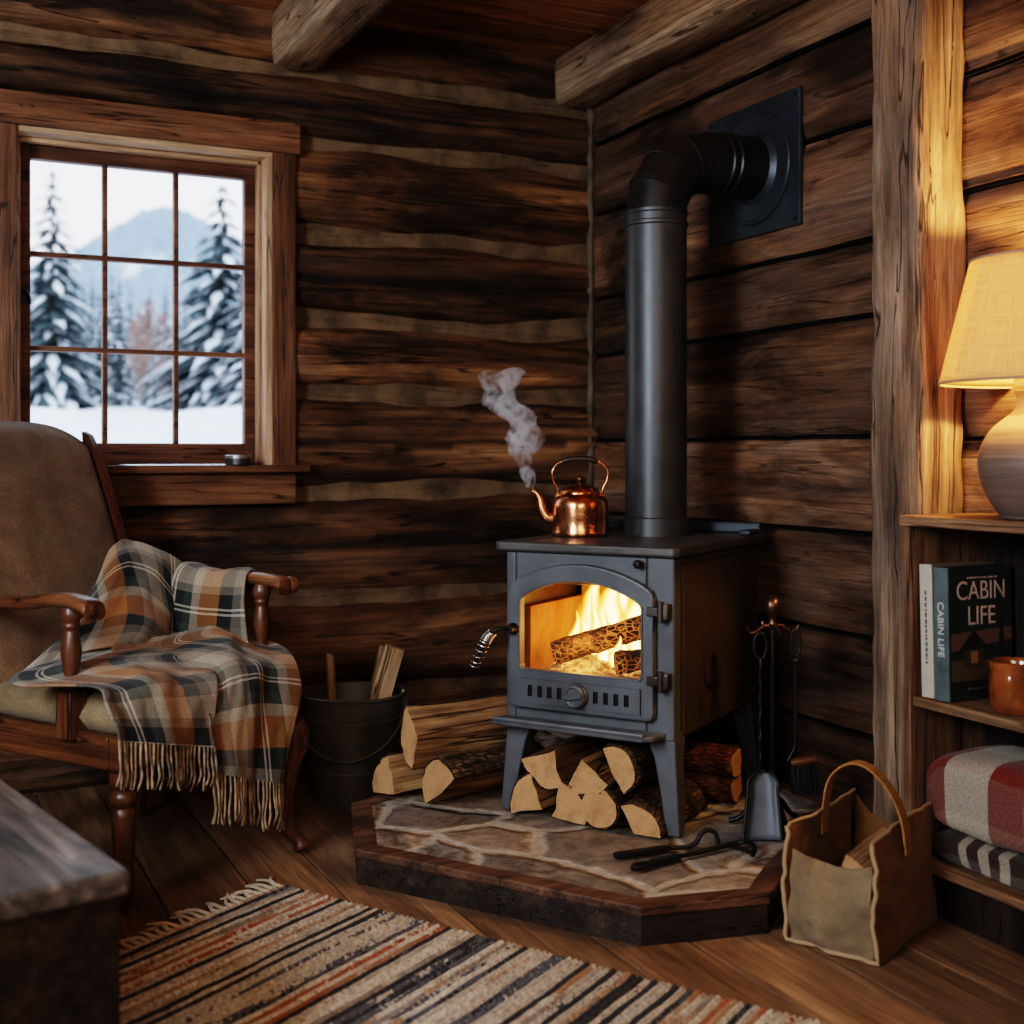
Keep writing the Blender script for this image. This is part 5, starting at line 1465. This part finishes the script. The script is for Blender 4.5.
# arms and supports
for sx_ in (-1, 1):
    X = sx_*(hw-.005)
    c = smoothpath([(X*.97,.70,.742),(X,.58,.728),(X*1.02,.42,.712),(X*1.03,.26,.716),(X*1.03,.15,.730),(X*1.04,.08,.732),(X*1.045,.012,.722),(X*1.045,-.002,.706)], 40)
    oy_ = .085 if sx_ < 0 else .065
    c = [(a_, b_ + oy_, c_) for a_, b_, c_ in c]
    mb = MB(); P = []
    for i, p in enumerate(c):
        t = i/39; w = .022 + .012*max(0, (t-.45)/.55)**1.2; hh = .015 + .004*t
        if i == 39: w *= .55; hh *= .6
        P.append([(p[0] + w*math.copysign(abs(math.cos(a))**.7, math.cos(a)), p[1], p[2] + hh*math.copysign(abs(math.sin(a))**.8, math.sin(a))) for a in [2*PI*k/16 for k in range(16)]])
    mb.grid(P, closed=True); mb.f += [tuple(range(16))[::-1], tuple(39*16+k for k in range(16))]; mb.m += [0,0]
    ar = mb.build('armrest', M['mahog_y'], arm, smooth=60)
    mb = MB().lathe([(.0,.0),(.020,.001),(.024,.006),(.024,.022),(.020,.026),(0,.026)], 20, M=T(X*1.045 + sx_*.031 - (.013 if sx_ > 0 else -.013), .012 + oy_, .716) @ Matrix.Rotation(PI/2, 4, 'Y'))
    mb.build('scroll', M['mahog'], ar, smooth=40)
    yp = .185 if sx_ < 0 else .145
    prof = [(.024,.40),(.026,.50),(.020,.515),(.024,.525),(.019,.535),(.016,.545),(.021,.575),(.025,.61),(.019,.645),(.016,.66),(.022,.668),(.019,.678),(.026,.69),(.026,.702),(.02,.72)]
    mb = MB().lathe(prof[2:], 20, M=T(X, yp, 0))
    mb.box(X-.025, X+.025, yp-.027, yp+.027, .40, .515)
    mb.build('arm_support', M['mahog'], arm, smooth=40, bevel=.003)

# ------------------------------------------------------------------ plaid throw (chair-local control sheets)
def chair_pt(px, py, y):
    """point seen at px,py that lies at depth y behind the chair's front edge"""
    kx = (px-512)/1237; rr = Vector((.53,.85)); bb = Vector((-.85,.53))
    C0 = CO + bb*y
    s_ = (kx*C0.y - C0.x)/(rr.x - kx*rr.y)
    d = C0.y + rr.y*s_
    return (s_, y, EYE - (py-455)*d/1237)
def sheet(mb, ctrl, nu, nv, amp, seed, u0=0.0, v0=0.0, raw=False):
    C = [[(chair_pt(*p) if not raw else p) for p in row] for row in ctrl]
    rows_c = [[cr(row, j/(nu-1)) for j in range(nu)] for row in C]
    P = [[None]*nu for _ in range(nv)]
    for j in range(nu):
        colp = [rows_c[i][j] for i in range(len(C))]
        for i in range(nv): P[i][j] = Vector(cr(colp, i/(nv-1)))
    uv = []
    mid = nu//2
    vv = [v0]
    for i in range(1, nv): vv.append(vv[-1] + (P[i][mid] - P[i-1][mid]).length)
    for i in range(nv):
        L = u0
        for j in range(nu):
            if j: L += (P[i][j] - P[i][j-1]).length
            uv.append((L, vv[i]))
    Q = []
    for i in range(nv):
        row = []
        for j in range(nu):
            a = P[min(i+1, nv-1)][j] - P[max(i-1, 0)][j]; b = P[i][min(j+1, nu-1)] - P[i][max(j-1, 0)]
            nrm = b.cross(a); nrm = nrm.normalized() if nrm.length > 1e-9 else Vector((0,0,1))
            q_ = j/nu + .35*i/nv; dd = amp*(1.3*fbm((q_*3.2 + seed, i/nv*1.8, seed)) + .7*math.sin(q_*11 + seed + 1.6*nz(i/nv*2, seed)) + .9*max(0, nz(q_*6, i/nv*2.2, seed*3)))
            row.append(tuple(P[i][j] + nrm*dd))
        Q.append(row)
    mb.grid(Q, uv=uv)
    return Q
mb = MB()
# pile against the right of the back
sheet(mb, [[(88,640,.50),(100,585,.53),(114,548,.55),(132,538,.56),(158,550,.52),(186,566,.46)],
           [(76,650,.46),(92,598,.48),(112,566,.49),(134,556,.49),(160,572,.46),(180,592,.42)],
           [(58,655,.42),(82,622,.42),(106,598,.43),(132,590,.43),(154,604,.41),(172,618,.38)],
           [(36,662,.38),(66,640,.37),(98,624,.37),(128,620,.36),(150,630,.34),(172,640,.33)],
           [(12,682,.36),(40,662,.33),(84,650,.31),(124,646,.30),(150,650,.28),(176,652,.28)]], 40, 40, .010, 1.0, 0, 0)
# over the right arm
sheet(mb, [[(196,640,.10),(214,628,.10),(236,620,.10),(250,616,.10)] if False else [(.345,.44,.60),(.345,.36,.60),(.345,.27,.60),(.345,.19,.62)],
           [(.345,.44,.735),(.348,.36,.730),(.350,.27,.728),(.350,.19,.735)],
           [(.318,.45,.765),(.320,.36,.752),(.322,.27,.752),(.322,.19,.758)],
           [(.270,.45,.745),(.275,.36,.735),(.278,.26,.735),(.280,.18,.740)],
           [(.235,.44,.66),(.245,.34,.65),(.25,.24,.65),(.258,.16,.655)],
           [(.205,.42,.57),(.215,.32,.56),(.225,.22,.555),(.24,.13,.555)]], 34, 38, .008, 2.0, .1, .2, raw=True)
# front-left fall
A_ = sheet(mb, [[(84,650,.34),(118,648,.32),(156,644,.30),(196,642,.28)],
           [(14,676,.30),(70,662,.24),(150,656,.20),(210,652,.18)],
           [(24,690,.22),(92,672,.15),(154,668,.12),(214,664,.10)],
           [(92,690,.04),(124,684,.035),(166,680,.025),(216,678,.02)],
           [(104,704,-.012),(134,700,-.016),(172,698,-.022),(216,696,-.022)],
           [(113,724,-.026),(144,724,-.030),(180,724,-.034),(214,724,-.034)],
           [(118,742,-.030),(150,744,-.034),(184,746,-.038),(212,748,-.038)]], 46, 50, .008, 3.0, .05, .35)
# front-right fall, over the other
B_ = sheet(mb, [[(120,640,.34),(176,632,.30),(226,630,.24),(262,636,.20)],
           [(112,652,.28),(180,642,.23),(236,638,.17),(276,644,.13)],
           [(150,664,.20),(196,654,.14),(244,648,.10),(288,654,.06)],
           [(196,676,.06),(222,668,.045),(256,662,.03),(296,668,.01)],
           [(206,700,-.020),(232,690,-.026),(262,684,-.030),(299,692,-.034)],
           [(212,738,-.046),(236,736,-.050),(264,732,-.050),(292,730,-.052)],
           [(216,774,-.050),(240,778,-.052),(264,782,-.054),(282,784,-.056)]], 46, 56, .010, 4.0, .30, .20)
throw = empty('plaid_throw', (co.x, co.y, 0), cra, 'fringed orange, cream and charcoal plaid throw draped over the armchair seat and arm', 'throw blanket')
mb.build('throw_cloth', M['throw'], throw, smooth=180, solid=.007, subsurf=1)
mb = MB(); rng = random.Random(6)
for row, ln, nn in ((A_[-1], .105, 26), (B_[-1], .118, 24)):
    for i in range(nn):
        f = i/(nn-1)*(len(row)-1); k = min(int(f), len(row)-2); p = Vector(row[k]).lerp(Vector(row[k+1]), f-k)
        l = ln*rng.uniform(.9,1.08); a, b = rng.uniform(-.010,.010), rng.uniform(-.006,.010)
        mb.tube(smoothpath([p + Vector((0,0,.004)), p + Vector((a*.3, b*.3-.002, -l*.35)), p + Vector((a*.6, -b*.6-.002, -l*.7)), p + Vector((a, b-.001, -l))], 9), [.0032,.0036]*4+[.0028], 6)
mb.build('fringe', M['throw_fringe'], throw, smooth=60)

# ------------------------------------------------------------------ lights
light('assumed_left_fill', 'AREA', (-1.70, 1.25, 1.75), 150, (.80,.89,1.0), 1.1, (1.4, 3.0, .8), 1.2)  # added area lamp, unseen: cool light assumed from the left, no window there
light('added_room_fill', 'AREA', (-.3, -1.3, 2.3), 62, (1.0,.84,.70), 1.6, (1.2, 3.2, .9))  # unseen warm area lamp added behind the camera to brighten the room
